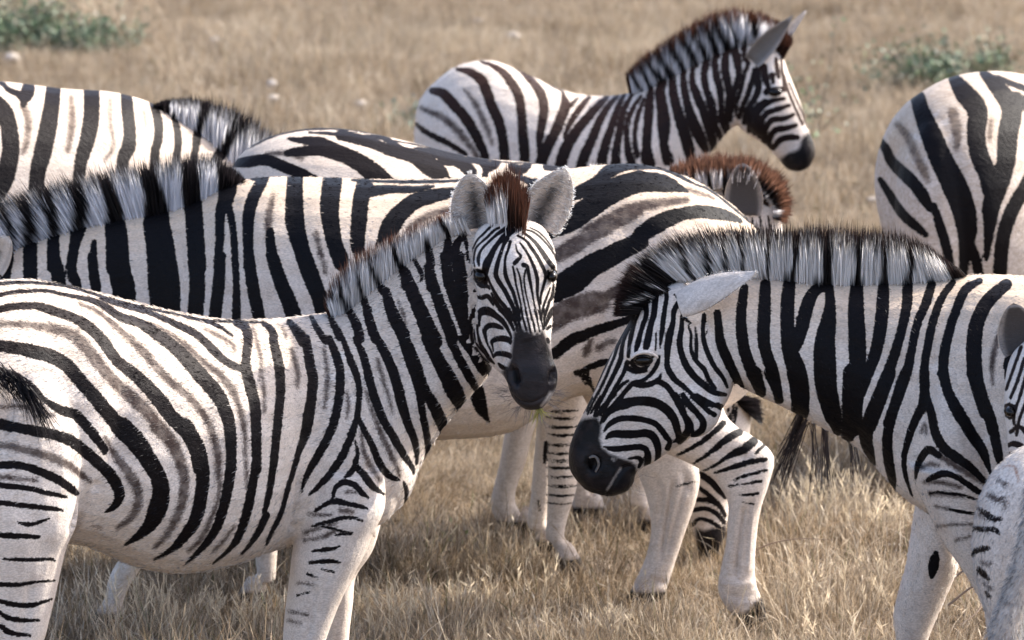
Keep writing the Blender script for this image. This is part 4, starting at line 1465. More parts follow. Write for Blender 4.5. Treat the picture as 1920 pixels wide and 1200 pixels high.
    p.fill('m', *H2, "230 250;280 225;400 210;440 290;420 420;450 500;520 560;640 600;700 620;760 660;780 740;760 850;700 930;540 990;430 1010;270 930;150 800;70 660;60 540;100 400;170 290", HD)
    p.add('w', *H2, "620 685 2; 560 780 2; 495 890 2\n540 600 8; 560 615 4", HD)
    p.add('n', *H2, "300 590 40; 310 650 70; 345 700 40", HD)
    p.bands(1925, 480, 2620, 1100, -28, 78, .46, 20)
    c = []
    Yh = 13.42
    c.append(('trunk', loft([
        (1285, 560, 1345, 640, Yh, .05), (1300, 532, 1365, 690, Yh, .07), (1325, 526, 1385, 722, Yh, .085),
        (1380, 516, 1432, 746, Yh, .10), (1450, 520, 1487, 772, 13.42, .112), (1520, 528, 1545, 803, 13.42, .125),
        (1590, 530, 1605, 838, 13.42, .14), (1660, 529, 1650, 884, 13.42, .165), (1730, 526, 1692, 930, 13.42, .19),
        (1800, 518, 1755, 968, 13.42, .22), (1870, 516, 1850, 985, 13.405, .25), (1960, 522, 1950, 1010, 13.385, .28),
        (2060, 530, 2060, 1040, 13.363, .30), (2180, 535, 2180, 1050, 13.336, .31), (2300, 520, 2300, 1020, 13.310, .29),
        (2420, 510, 2400, 1000, 13.284, .26), (2520, 540, 2500, 960, 13.262, .2), (2580, 620, 2570, 800, 13.248, .1),
        (2592, 690, 2590, 720, 13.246, .03)], sq=.94)))
    c.append(('trunk', blob(1800, 850, 13.28, 80, 170, .12, -.2)))
    c.append(('trunk', blob(2440, 760, 13.2, 120, 190, .13)))
    c.append(('head', loft([
        (1280, 525, 1365, 630, Yh, .06), (1250, 532, 1378, 690, Yh, .08), (1215, 556, 1370, 738, Yh, .092),
        (1190, 588, 1347, 775, Yh, .098), (1170, 620, 1315, 802, Yh, .10), (1150, 656, 1283, 829, Yh, .088),
        (1130, 695, 1252, 848, Yh, .076), (1112, 738, 1226, 866, Yh, .064), (1092, 778, 1205, 876, Yh, .056),
        (1075, 815, 1192, 888, Yh, .054), (1066, 850, 1189, 903, Yh, .058), (1070, 884, 1176, 920, Yh, .052),
        (1094, 915, 1146, 930, Yh, .034)], sq=.86)))
    c.append(('head', blob(1298, 755, Yh - .06, 58, 66, .045)))      # cheek
    c.append(('head', blob(1204, 662, Yh - .075, 34, 22, .03, -.3)))  # brow
    c.append(('leg', loft(leg_rows([(870, 1700, 1880, .11), (920, 1722, 1890, .10), (965, 1743, 1888, .09), (1020, 1771, 1890, .08),
        (1080, 1812, 1895, .065), (1140, 1843, 1908, .052), (1200, 1852, 1912, .048), (1260, 1862, 1906, .038)], 13.27, face=-1))))
    c.append(('leg', loft(leg_rows([(880, 1730, 1850, .08), (950, 1716, 1820, .085), (1010, 1706, 1808, .08), (1060, 1698, 1798, .07),
        (1110, 1684, 1778, .055), (1155, 1675, 1758, .05), (1200, 1680, 1740, .045), (1250, 1688, 1730, .036)], 13.58, face=-1))))
    c.append(('leg', loft(gen_leg(2450, 880, 13.22, 'hind', -1))))
    c.append(('leg', loft(gen_leg(2400, 880, 13.52, 'hind', -1))))
    ears = [(W(1276, 572, 13.32), W(1420, 511, 13.27), 54 / 762, (.15, .75, -.6), .026, 'none'),
            (W(1268, 540, 13.50), W(1380, 470, 13.58), 72 / 762, (.15, .9, .6), .030, 'none')]
    dents = [(1108, 872, Yh - .06, .015, .012), (1150, 900, Yh - .05, .012, .002),
             (1204, 690, Yh - .11, .014, .004), (1235, 720, Yh - .1, .03, .006), (1165, 745, Yh - .08, .03, .006),
             (1345, 745, Yh - .1, .018, .010), (1212, 640, Yh - .1, .03, .005)]
    B = build_body(root, c, p, grooves=[([(1335, 700), (1325, 755), (1288, 812)], 8, .007), ([(1245, 700), (1205, 755), (1168, 800)], 9, -.004),
        ([(1136, 934), (1150, 908), (1165, 882), (1188, 872)], 3.5, .007), ([(1108, 884), (1118, 870), (1112, 858)], 7, .014),
        ([(1375, 740), (1450, 715), (1560, 775), (1650, 860)], 16, .006), ([(1790, 570), (1745, 700), (1735, 860)], 18, .007),
        ([(1835, 975), (1868, 925)], 9, .008), ([(1765, 985), (1805, 1065)], 9, .005), ([(1700, 960), (1722, 1030), (1720, 1100)], 8, .005),
        ([(1178, 690), (1196, 703), (1228, 700), (1240, 684)], 5, .005), ([(1276, 600), (1300, 612), (1330, 600)], 6, .006),
        ([(1255, 640), (1285, 680), (1300, 740)], 10, .004), ([(1160, 700), (1140, 760), (1120, 810)], 8, .004),
        ([(1865, 560), (1835, 700), (1855, 860)], 26, .012), ([(1400, 560), (1550, 620), (1700, 720)], 30, .007), ([(1640, 620), (1700, 760), (1690, 880)], 22, .007)],
        voxel=.0050, smooth=3, brn=.03, rag=.6, headrag=.3, grow=.3, headgrow=.3, ears=ears[:1], dents=dents, crm=.85)
    ear_fur(root, ears[0], 300, .008, .0014, .55)
    eye(root, 1206, 675, 13.322, 19, 12, .018)
    eye(root, 1206, 675, 13.515, 19, 12, .018)
    # upper lid
    V, F, _ = loft([(1182, 668, 1184, 674, 13.305, .006), (1194, 659, 1196, 666, 13.302, .008), (1212, 656, 1212, 664, 13.302, .008), (1226, 661, 1224, 667, 13.305, .006), (1234, 668, 1232, 672, 13.31, .005)], nseg=12)
    o = new_mesh('eyelid', V, F, M_COAT, root, smooth=True)
    for k_ in ('blk', 'shd', 'dk', 'org'):
        add_attr(o.data, k_, np.full(len(V), 20.0))
    # nostril rim
    V, F, _ = loft([(1105, 855, 1106, 860, 13.372, .004), (1114, 853, 1115, 858, 13.368, .005), (1123, 860, 1118, 863, 13.367, .006), (1125, 872, 1120, 872, 13.368, .006), (1119, 885, 1115, 883, 13.370, .004)], nseg=12)
    o = new_mesh('nostril_rim', V, F, M_COAT, root, smooth=True)
    for k_ in ('blk', 'shd', 'dk', 'org'):
        add_attr(o.data, k_, np.full(len(V), 20.0 if k_ != 'dk' else -1.5))
    mane(root, [(1240, 540, 13.42), (1262, 524, 13.42), (1300, 522, 13.42), (1350, 516, 13.42), (1420, 516, 13.42), (1493, 524, 13.42), (1547, 530, 13.42), (1613, 530, 13.42), (1703, 527, 13.42), (1770, 522, 13.42), (1812, 517, 13.42)],
         [(1176, 516), (1196, 474), (1240, 448), (1300, 428), (1400, 420), (1493, 424), (1547, 420), (1620, 428), (1690, 436), (1740, 460), (1800, 506)],
         p, n=11000, thick=.02, tip=.40, tipcol=np.array([.016, .009, .008]), dark_ends=(.05, .05), rootdrop=4, width=.0026, ragged=.07)
    q = Paint()
    q.fill('k', 0, 0, 1, "1100 400;1300 400;1300 700;1100 700")
    q.add('w', *H1, "930 60 14; 820 80 22; 720 130 18; 640 160 6\n1000 0 14; 900 -20 14")
    mane(root, [(1188, 590, 13.42), (1205, 568, 13.42), (1222, 552, 13.42), (1248, 536, 13.42)],
         [(1150, 592), (1152, 560), (1160, 524), (1182, 492)], q, n=3600, thick=.03, tip=.3, tipcol=np.array([.03, .014, .011]), dark_ends=(0, 0), rootdrop=10,
         name='forelock', width=.0026)
    whiskers(root, [W(1150, 932, 13.4), W(1170, 925, 13.4), W(1190, 915, 13.4), W(1195, 890, 13.4)], 60, .03)
    fur(root, B, 34000, length=.008, direction=(.6, 0, -.8), parts=('trunk', 'leg'), width=.0015, lean=.92)
    V, F, _ = loft([(2580, 600, 2600, 640, 13.248, .03), (2610, 720, 2640, 720, 13.3, .026), (2620, 850, 2640, 850, 13.28, .02), (2615, 1000, 2650, 1000, 13.28, .03), (2620, 1120, 2640, 1120, 13.28, .02)])
    o = new_mesh('tail', V, F, M_COAT, root, smooth=True)
    for k_ in ('blk', 'shd', 'dk', 'org'):
        add_attr(o.data, k_, np.full(len(V), 20.0))
    return root


# ================================================================= zebra 5: the foal standing behind, upper centre
def zebra_foal():
    root = zebra_root(1100, 18.3, 'young zebra standing farthest back, head high and facing right, brown edged mane')
    p = Paint()
    C8 = (760, 80, 4); C7 = (1120, 0, 4)
    Y = 18.3
    p.add('k', *C8, """80 610 28; 140 660 38; 230 710 42; 330 760 44; 410 810 38; 450 840 30; 520 960 30
    200 360 46; 280 380 76; 360 460 78; 440 550 78; 510 660 78; 560 760 70; 600 860 60; 620 1000 60
    390 200 26; 480 220 56; 570 280 78; 610 370 78; 650 480 78; 700 590 78; 730 720 74; 745 880 74; 740 1000 70
    560 140 12; 650 170 36; 740 230 56; 800 310 68; 850 400 68; 870 520 68; 880 650 74; 890 780 78; 895 900 74; 880 1000 70
    760 150 16; 860 200 36; 950 290 56; 1010 370 68; 1040 470 68; 1030 580 68; 1010 700 58; 1000 800 28; 990 830 8
    1180 380 16; 1200 470 76; 1170 560 78; 1120 680 78; 1060 790 88; 1020 890 88; 1000 1000 80
    800 150 16; 900 210 20; 1000 260 20; 1100 320 18; 1200 380 10
    1300 410 12; 1240 470 36; 1200 480 28
    1380 410 28; 1310 490 48; 1250 580 48; 1200 680 28; 1190 730 8
    1510 410 36; 1440 480 56; 1360 570 68; 1280 670 78; 1210 780 88; 1170 900 88; 1150 1000 80
    1590 400 28; 1520 480 46; 1460 580 58; 1410 700 68; 1350 830 78; 1320 920 78; 1300 1000 70
    1640 390 28; 1590 500 38; 1550 620 48; 1510 740 58; 1480 850 68; 1470 920 68
    1700 390 20; 1650 480 38; 1620 580 42; 1600 700 48; 1580 820 58; 1580 910 68
    1770 400 16; 1720 470 28; 1670 580 34; 1660 700 34; 1670 820 46; 1700 910 58
    1790 420 20; 1740 560 32; 1720 700 28; 1730 800 38; 1740 850 38
    1840 350 38; 1830 480 56; 1820 640 58; 1810 780 58; 1830 910 78""")
    p.add('b', *C8, """120 490 20; 180 520 30; 260 550 44; 350 620 50; 430 700 50; 500 790 40; 540 860 30
    440 350 8; 520 450 30; 570 550 36; 620 660 30; 650 760 12""")
    p.add('k', *C7, """490 610 56; 470 700 66; 490 820 76; 500 950 86; 500 1080 58; 530 1200 78
    560 560 46; 570 700 58; 600 830 66; 640 960 76; 680 1090 76; 700 1200 58
    640 530 28; 650 650 46; 680 800 56; 720 920 76; 770 1030 76; 810 1120 50
    720 480 26; 710 600 38; 740 700 56; 790 820 56; 830 950 56; 865 1050 56; 870 1140 36
    820 450 46; 800 560 46; 820 680 46; 860 800 56; 880 930 46; 930 1040 36
    880 440 38; 890 560 46; 920 680 46; 930 800 38; 930 900 38; 970 1000 26
    960 420 46; 960 540 56; 985 660 46; 980 780 38; 970 900 38; 990 980 16
    1030 370 50; 1050 460 56; 1060 560 38; 1030 680 38; 1010 800 28; 1000 900 28
    400 660 28; 385 760 46; 380 900 56; 370 1040 56; 370 1200 76
    330 400 30; 410 520 40; 480 600 46
    400 370 40; 490 470 40; 550 560 46
    500 320 40; 600 440 46; 650 540 40
    600 270 40; 700 400 46; 740 490 36
    690 220 40; 780 350 46; 825 450 40
    790 180 40; 860 300 46; 900 420 40
    860 150 36; 940 290 44; 985 350 36; 960 420 40
    1150 120 60; 1180 220 44; 1190 270 30
    960 110 20; 1010 220 14; 1050 310 30
    240 530 30; 290 620 30; 330 680 20
    290 470 26; 350 570 26; 390 650 20""")
    HD = None
    p.add('k', *C7, """1090 360 30; 1110 300 30; 1100 420 30; 1130 480 28; 1100 560 28; 1080 660 28; 1050 760 24; 1040 860 18
    1180 520 28; 1160 600 28; 1130 700 32; 1090 800 32; 1060 880 28
    1210 500 28; 1200 580 38; 1210 660 38; 1180 740 34; 1130 820 34; 1100 920 28
    1250 500 38; 1260 580 38; 1280 650 28
    1340 440 16; 1350 520 26; 1360 580 16
    1310 560 26; 1320 620 16
    1380 440 12; 1390 560 12; 1400 640 10
    1260 760 28; 1200 800 32; 1150 880 32; 1140 980 28
    1400 740 18; 1300 760 28; 1220 820 32; 1190 900 32; 1180 1000 28
    1440 790 16; 1350 820 28; 1270 850 34; 1230 920 34; 1220 1020 34
    1470 860 16; 1400 890 28; 1310 900 34; 1260 970 34; 1250 1060 34
    1490 940 20; 1420 960 32; 1330 980 34; 1290 1050 34; 1290 1110 20
    1500 1030 28; 1440 1030 36; 1370 1050 34; 1320 1110 28
    1400 560 8; 1430 680 12; 1480 800 12; 1540 930 14
    1440 620 6; 1480 720 8; 1530 830 10; 1580 960 10
    1270 690 40; 1330 660 12; 1400 670 30""", HD)
    p.fill('m', *C7, "1540 1030;1580 990;1640 1010;1700 1110;1680 1260;1500 1360;1380 1300;1370 1190;1430 1150;1510 1120", HD)
    p.add('w', *C7, "1400 1100 16; 1430 1110 10", HD)
    p.s = [(k, a * [1, 1, 1.16 if (a[:, 0].mean() > 1120 and k == 'k' and not pp) else 1.0], pp) for k, a, pp in p.s]
    p.bands(780, 340, 1330, 620, 8, 40, .5, 6, ('trunk',))
    c = []
    c.append(('trunk', loft([
        (777, 238, 777, 275, Y, .03), (786, 190, 792, 330, Y, .12), (815, 154, 812, 400, Y, .165), (862, 122, 860, 430, Y, .19),
        (925, 114, 920, 440, Y, .2), (997, 143, 990, 445, Y, .21), (1060, 171, 1060, 450, Y, .21), (1120, 180, 1120, 440, Y, .2),
        (1172, 176, 1190, 420, Y, .175), (1205, 167, 1262, 372, Y, .145), (1240, 148, 1302, 330, Y, .115), (1280, 128, 1323, 300, Y, .1),
        (1320, 108, 1347, 268, Y, .085), (1358, 90, 1370, 242, Y, .078), (1398, 80, 1392, 225, Y, .07), (1425, 90, 1400, 190, Y, .05)])))
    c.append(('head', loft([
        (1420, 74, 1376, 200, Y, .05), (1450, 84, 1386, 238, Y, .075), (1468, 107, 1402, 252, Y, .085), (1478, 135, 1420, 263, Y, .085),
        (1493, 172, 1437, 274, Y, .07), (1506, 208, 1451, 290, Y, .055), (1514, 238, 1462, 301, Y, .045), (1526, 268, 1470, 312, Y, .046),
        (1528, 291, 1480, 319, Y, .042), (1519, 311, 1497, 322, Y, .028)])))
    c.append(('head', blob(1430, 215, Y - .05, 32, 40, .04)))
    for a in ((840, 400, Y - .09, 'hind'), (860, 400, Y + .1, 'hind'), (1195, 380, Y - .08, 'fore'), (1215, 380, Y + .08, 'fore')):
        c.append(('leg', loft(gen_leg(a[0], a[1], a[2], a[3], 1, .85))))
    ears = [(W(1408, 118, Y - .08), W(1487, 30, Y - .13), .056, (.25, -1, .1), .035, 'dimp'),
            (W(1462, 90, Y + .05), W(1513, 20, Y + .07), .03, (.6, -.4, .3), .03, 'pale')]
    B = build_body(root, c, p, voxel=.0062, smooth=4, brn=.9, rag=.8, grow=.6, headgrow=1.3, ears=ears, crm=.3)
    eye(root, 1453, 172, Y - .092, 14, 9, .02)
    mane(root, [(1180, 174, Y), (1215, 165, Y), (1235, 152, Y), (1257, 142, Y), (1295, 122, Y), (1335, 103, Y), (1382, 84, Y), (1410, 76, Y), (1448, 82, Y), (1470, 108, Y)],
         [(1173, 138), (1200, 108), (1222, 92), (1250, 70), (1290, 48), (1330, 26), (1375, 14), (1420, 19), (1462, 38), (1488, 72)],
         p, n=6000, thick=.022, tip=.38, tipcol=HB * 1.0, dark_ends=(.02, .12), rootdrop=4, width=.0045, white=HG * 1.25)
    fur(root, B, 6000, length=.012, direction=(-1, 0, .1), parts=('trunk',), width=.002, lean=.75)
    V, F, _ = loft([(792, 225, 806, 225, Y + .02, .02), (786, 300, 800, 300, Y + .03, .02), (786, 400, 800, 400, Y + .03, .02), (786, 500, 798, 500, Y + .03, .012)])
    o = new_mesh('tail', V, F, M_COAT, root, smooth=True)
    for k_ in ('blk', 'shd', 'dk', 'org'):
        add_attr(o.data, k_, np.full(len(V), 20.0 if k_ != 'shd' else -3))
    return root


# ================================================================= zebra 3: upper left, neck going down
def zebra_upper_left():
    Y = 16.35
    root = zebra_root(100, Y, 'zebra at the upper left edge, broad pale stripes, lowering its neck behind another mane')
    p = Paint()
    T1 = (0, 100, 3)
    p.add('k', *T1, """-400 250 60; -200 250 90; -60 270 100; 20 330 100; 50 420 90; 60 550 96; 30 700 96; 0 800 60
    -200 150 20; 0 165 20; 40 200 24; 100 228 36; 145 240 70; 160 190 66; 130 290 30
    300 205 80; 290 300 86; 270 420 96; 240 560 96; 210 680 86; 200 900 80
    515 215 85; 515 340 86; 500 450 86; 470 560 76; 450 640 66; 430 900 60
    710 230 60; 720 340 66; 730 440 66; 720 540 76; 690 610 66; 680 900 60
    860 285 36; 890 380 48; 890 480 48; 870 580 48; 860 900 50
    975 350 28; 1000 450 38; 1000 540 38; 990 600 38; 980 900 40
    1150 330 60; 1130 400 36; 1110 460 46; 1100 540 38; 1090 600 38; 1080 900 40
    1400 400 70; 1320 440 70; 1290 490 56; 1240 570 66; 1210 620 40; 1200 900 40
    -700 300 70; -500 420 80; -450 700 80""")
    p.add('b', *T1, """130 290 30; 160 380 34; 150 480 24; 130 560 20
    400 250 20; 405 400 34; 380 550 20
    620 260 10; 620 400 12; 640 520 12; 590 600 10
    810 320 8; 820 400 14""")
    p.bands(-520, 140, -45, 640, 4, 92, .42, 10)
    c = [('trunk', loft([
        (-520, 330, -520, 360, Y + -0.372, .03), (-490, 235, -480, 500, Y + -0.354, .15), (-410, 172, -400, 590, Y + -0.306, .24), (-290, 148, -285, 612, Y + -0.234, .28),
        (-130, 146, -130, 620, Y + -0.138, .31), (0, 152, 0, 620, Y + -0.060, .31), (120, 166, 120, 602, Y + 0.012, .29), (210, 172, 200, 590, Y + 0.066, .25),
        (283, 192, 235, 565, Y + 0.110, .2), (335, 224, 275, 525, Y + 0.141, .16), (378, 250, 315, 495, Y + 0.167, .125), (425, 288, 355, 485, Y + 0.195, .11),
        (468, 335, 395, 495, Y + 0.221, .10), (500, 395, 435, 525, Y + 0.240, .09)])),
        ('head', loft([(500, 360, 430, 470, Y + 0.240, .06), (530, 400, 440, 530, Y + 0.258, .085), (545, 470, 455, 590, Y + 0.267, .09), (540, 550, 465, 640, Y + 0.264, .07),
                       (535, 620, 480, 690, Y + 0.261, .055), (528, 690, 480, 730, Y + 0.257, .055), (515, 735, 490, 745, Y + 0.249, .03)]))]
    for a in ((-430, 540, Y - .42, 'hind'), (-400, 540, Y - .16, 'hind'), (190, 540, Y - .05, 'fore'), (215, 540, Y + .16, 'fore')):
        c.append(('leg', loft(gen_leg(a[0], a[1], a[2], a[3], 1))))
    B = build_body(root, c, p, voxel=.009, smooth=4, brn=.12, rag=.8, coat_shade=.36, crm=.45,  # whole coat tinted darker to tame its sunlit whites
                   ears=[(W(505, 380, Y + .18), W(520, 300, Y + .14), .08, (.3, -1, 0), .03, 'dim')])
    mane(root, [(290, 200, Y + .11), (308, 211, Y + .12), (333, 225, Y + .14), (378, 251, Y + .17), (425, 290, Y + .19), (470, 338, Y + .22), (490, 360, Y + .23)],
         [(286, 196), (310, 186), (338, 184), (372, 184), (432, 200), (478, 222), (530, 250)], p, n=4200, thick=.02, tip=.36, tipcol=HK * 1.3,
         dark_ends=(.12, 0), rootdrop=4, width=.0042, white=HG * 1.3)
    eye(root, 500, 480, Y + .155, 12, 9, .02)
    return root


# ================================================================= zebra 4: grazing, rump between the upper left and the middle one
def zebra_grazing():
    Y = 15.70
    root = zebra_root(800, Y, 'adult zebra grazing behind the middle one, only its rump, legs and lowered muzzle showing')
    p = Paint()
    T1 = (0, 100, 3); T4 = (560, 280, 3); C8 = (760, 80, 4); C6 = (1280, 700, 3)
    p.add('k', *T1, """1310 620 36; 1400 610 60; 1500 600 60; 1600 640 60; 1720 690 60; 1900 800 60
    1620 480 14; 1700 490 36; 1800 500 56; 1920 550 56; 2050 620 80
    1320 560 6; 1400 530 8; 1550 460 10; 1700 430 10; 1920 425 10; 2100 450 8
    1740 445 8; 1850 450 16; 1920 460 16""")
    p.add('k', *T4, """130 0 76; 250 30 86; 350 80 96; 430 140 106; 500 190 80; 600 300 80
    240 -80 60; 400 -40 60; 500 0 60; 620 30 76; 720 70 76; 790 120 76; 820 165 60; 880 300 60
    740 0 26; 850 30 46; 930 80 56; 980 130 46
    -60 20 40; 130 0 70""")
    p.add('k', *C8, """-300 700 20; -150 720 40; 0 830 56; 100 890 86; 200 960 106; 280 1010 60
    70 790 14; 150 810 46; 240 850 36; 300 880 76; 380 900 56; 460 960 56; 480 1000 36
    430 880 56; 560 890 46; 620 930 76; 680 910 56
    600 880 40; 600 980 40; 590 1040 40
    800 930 56; 860 955 76; 920 925 46
    1060 930 56; 1150 942 46
    -100 735 8; 0 750 8; 200 790 8; 400 835 10; 600 875 8; 800 900 8; 1050 908 8; 1200 930 8""")
    p.add('b', *T1, "1500 570 20; 1600 560 20; 1700 590 20")
    rungs = "\n".join(f"{1512} {y-4} 4; {1570 + y % 23} {y+5} {w*.75}; {1640 - y % 17} {y+3} {w*.65}; {1694} {y-3} 3" for y, w in
                      ((-90, 16), (-50, 18), (0, 18), (45, 16), (100, 18), (148, 16), (190, 16), (230, 18), (282, 16), (332, 18), (385, 14), (430, 8)))
    p.add('k', 520, 800, 3, rungs)
    p.add('k', 520, 800, 3, "1510 90 20; 1508 140 22; 1503 205 16\n1470 420 12; 1475 470 10\n1440 640 8; 1445 600 6")
    p.add('k', *C6, """60 565 30; 110 575 36; 160 610 36; 200 650 36; 240 700 18
    90 640 18; 140 680 26; 200 730 20
    80 710 24; 150 715 24; 210 750 22; 240 800 18
    60 770 22; 130 760 24; 190 790 24; 235 840 22
    60 850 22; 90 820 18; 150 830 20; 210 870 22
    250 180 10; 262 230 14; 262 280 12
    305 190 12; 296 250 14; 285 300 10
    280 150 10; 285 200 8; 275 260 8""")
    p.fill('m', *C6, "75 870;120 885;180 870;245 850;260 1000;160 1080;60 1040")
    p.bands(430, 352, 990, 760, 12, 84, .46, 12)
    p.bands(1060, 440, 1400, 735, 30, 48, .5, 6)
    c = [('trunk', loft([
        (422, 400, 422, 440, Y, .04), (432, 318, 440, 560, Y, .15), (480, 268, 480, 640, Y, .2), (560, 243, 560, 700, Y, .26),
        (650, 242, 650, 740, Y, .28), (760, 264, 760, 760, Y, .3), (885, 294, 880, 770, Y, .3), (1000, 305, 990, 760, Y, .27),
        (1090, 321, 1080, 730, Y, .22), (1150, 350, 1150, 690, Y, .17), (1212, 392, 1190, 645, Y, .13), (1270, 450, 1230, 650, Y, .11),
        (1330, 540, 1270, 700, Y, .1), (1375, 640, 1310, 760, Y, .09), (1398, 720, 1336, 790, Y, .07)])),
        ('head', loft([(1398, 735, 1330, 790, Y, .05), (1408, 780, 1312, 820, Y, .08), (1402, 835, 1298, 850, Y, .085), (1388, 885, 1290, 900, Y, .08),
                       (1370, 930, 1291, 945, Y, .065), (1365, 970, 1297, 985, Y, .055), (1358, 1010, 1304, 1015, Y, .052), (1346, 1040, 1312, 1044, Y, .035)])),
        ('leg', loft(leg_rows([(640, 1040, 1160, .09), (740, 1046, 1112, .07), (800, 1027, 1090, .055), (850, 1026, 1078, .046), (900, 1027, 1083, .045),
                               (935, 1026, 1076, .04), (970, 1025, 1065, .032), (1010, 1023, 1058, .028)], 15.57))),
        ('leg', loft(leg_rows([(640, 1000, 1110, .08), (740, 1000, 1070, .07), (800, 1006, 1045, .055), (867, 1000, 1038, .045), (930, 995, 1034, .04),
                               (990, 988, 1022, .032)], 15.82))),
        ('leg', loft(gen_leg(560, 640, 15.85, 'hind', 1))),
        ('leg', loft(leg_rows([(640, 480, 640, .1), (760, 520, 650, .09), (860, 560, 650, .07), (940, 590, 655, .055), (1000, 620, 668, .045)], 15.58)))]
    B = build_body(root, c, p, voxel=.008, smooth=4, brn=.1, rag=.8, crm=.55,
                   ears=[(W(1350, 760, Y - .06), W(1300, 700, Y - .1), .08, (.3, -1, 0), .03, 'dim')])
    q = Paint(); q.fill('k', 0, 0, 1, "1000 300;2000 300;2000 1000;1000 1000")
    mane(root, [(1352, 755, Y - .02), (1366, 750, Y - .02), (1382, 752, Y - .02), (1398, 772, Y - .02)],
         [(1368, 738), (1400, 742), (1428, 752), (1432, 796)], q, n=1500, thick=.03, tip=.2, tipcol=HK * 1.5, rootdrop=6, name='forelock', width=.0034)
    mane(root, [(1100, 330, Y), (1160, 360, Y), (1215, 400, Y), (1275, 460, Y), (1335, 550, Y), (1380, 650, Y), (1398, 730, Y)],
         [(1110, 300), (1180, 325), (1250, 370), (1318, 440), (1385, 530), (1425, 630), (1440, 720)], p, n=1500, thick=.02, tip=.3, tipcol=HK * 1.3, rootdrop=4, width=.004)
    eye(root, 1330, 850, Y - .085, 12, 9, .02)
    return root


# ================================================================= zebra 6: brown maned youngster behind the rump of the middle one
def zebra_brown_mane():
    Y = 16.2
    root = zebra_root(1150, Y, 'young zebra with a fluffy reddish brown mane, ear peeping above another zebra\'s rump')
    p = Paint()
    S = (740, 0, 2.3415)
    p.add('k', *S, """1560 940 8; 1580 1000 10
    1600 935 8; 1610 1000 10
    1640 950 8; 1650 1010 10
    1600 880 12; 1640 900 10
    1300 760 14; 1330 860 14
    1370 740 14; 1400 850 14
    1440 740 14; 1450 850 14
    1620 860 10; 1650 820 12
    1600 880 8; 1660 880 10""")
    p.bands(880, 340, 1330, 720, 4, 36, .5, 5)
    p.bands(1335, 432, 1520, 600, 40, 22, .5, 3)
    c = [('trunk', loft([
        (898, 460, 898, 490, Y, .03), (912, 405, 915, 610, Y, .12), (960, 372, 960, 680, Y, .16), (1050, 368, 1050, 700, Y, .18),
        (1150, 372, 1150, 690, Y, .17), (1222, 368, 1230, 620, Y, .13), (1282, 352, 1300, 520, Y, .1), (1330, 346, 1350, 480, Y, .085),
        (1385, 348, 1385, 470, Y, .07)])),
        ('head', loft([(1400, 338, 1368, 440, Y, .05), (1440, 352, 1380, 480, Y, .075), (1462, 400, 1400, 520, Y, .08), (1474, 470, 1420, 550, Y, .065),
                       (1480, 530, 1436, 590, Y, .05), (1480, 580, 1446, 608, Y, .03)])),
        ('leg', loft(leg_rows([(620, 930, 1040, .08), (760, 952, 1015, .05), (817, 945, 998, .045), (870, 936, 985, .04), (910, 926, 970, .034), (940, 920, 966, .033), (965, 924, 978, .03), (990, 945, 990, .03)], 16.1, face=1))),
        ('leg', loft(leg_rows([(620, 1000, 1120, .08), (760, 1060, 1120, .05), (880, 1072, 1106, .036), (935, 1071, 1104, .03), (970, 1073, 1108, .033)], 16.3, face=1))),
        ('leg', loft(gen_leg(1200, 600, 16.12, 'fore', 1, .85))), ('leg', loft(gen_leg(1225, 600, 16.3, 'fore', 1, .85)))]
    ears = [(W(1396, 408, Y - .10), W(1392, 306, Y - .12), 58 / 650, (.0, -1, .05), .035, 'dim')]
    B = build_body(root, c, p, voxel=.008, smooth=4, brn=.8, rag=.8, ears=ears, crm=.6)
    q = Paint()
    q.add('k', *S, "1300 740 20; 1310 830 20\n1370 740 22; 1390 850 20\n1450 740 20; 1450 840 20\n1620 800 60; 1690 900 40\n1600 960 20; 1690 960 20")
    mane(root, [(1262, 350, Y), (1310, 350, Y), (1360, 348, Y), (1405, 348, Y), (1436, 362, Y), (1450, 388, Y), (1452, 410, Y)],
         [(1256, 316), (1306, 300), (1360, 295), (1418, 300), (1468, 332), (1484, 378), (1476, 420)], q, n=9500, thick=.05, tip=.60, ragged=.16,
         tipcol=np.array([.105, .052, .034]), dark_ends=(.02, 0), rootdrop=6, width=.004, white=HG * 1.3)
    eye(root, 1445, 440, Y - .078, 12, 9, .02)
    return root


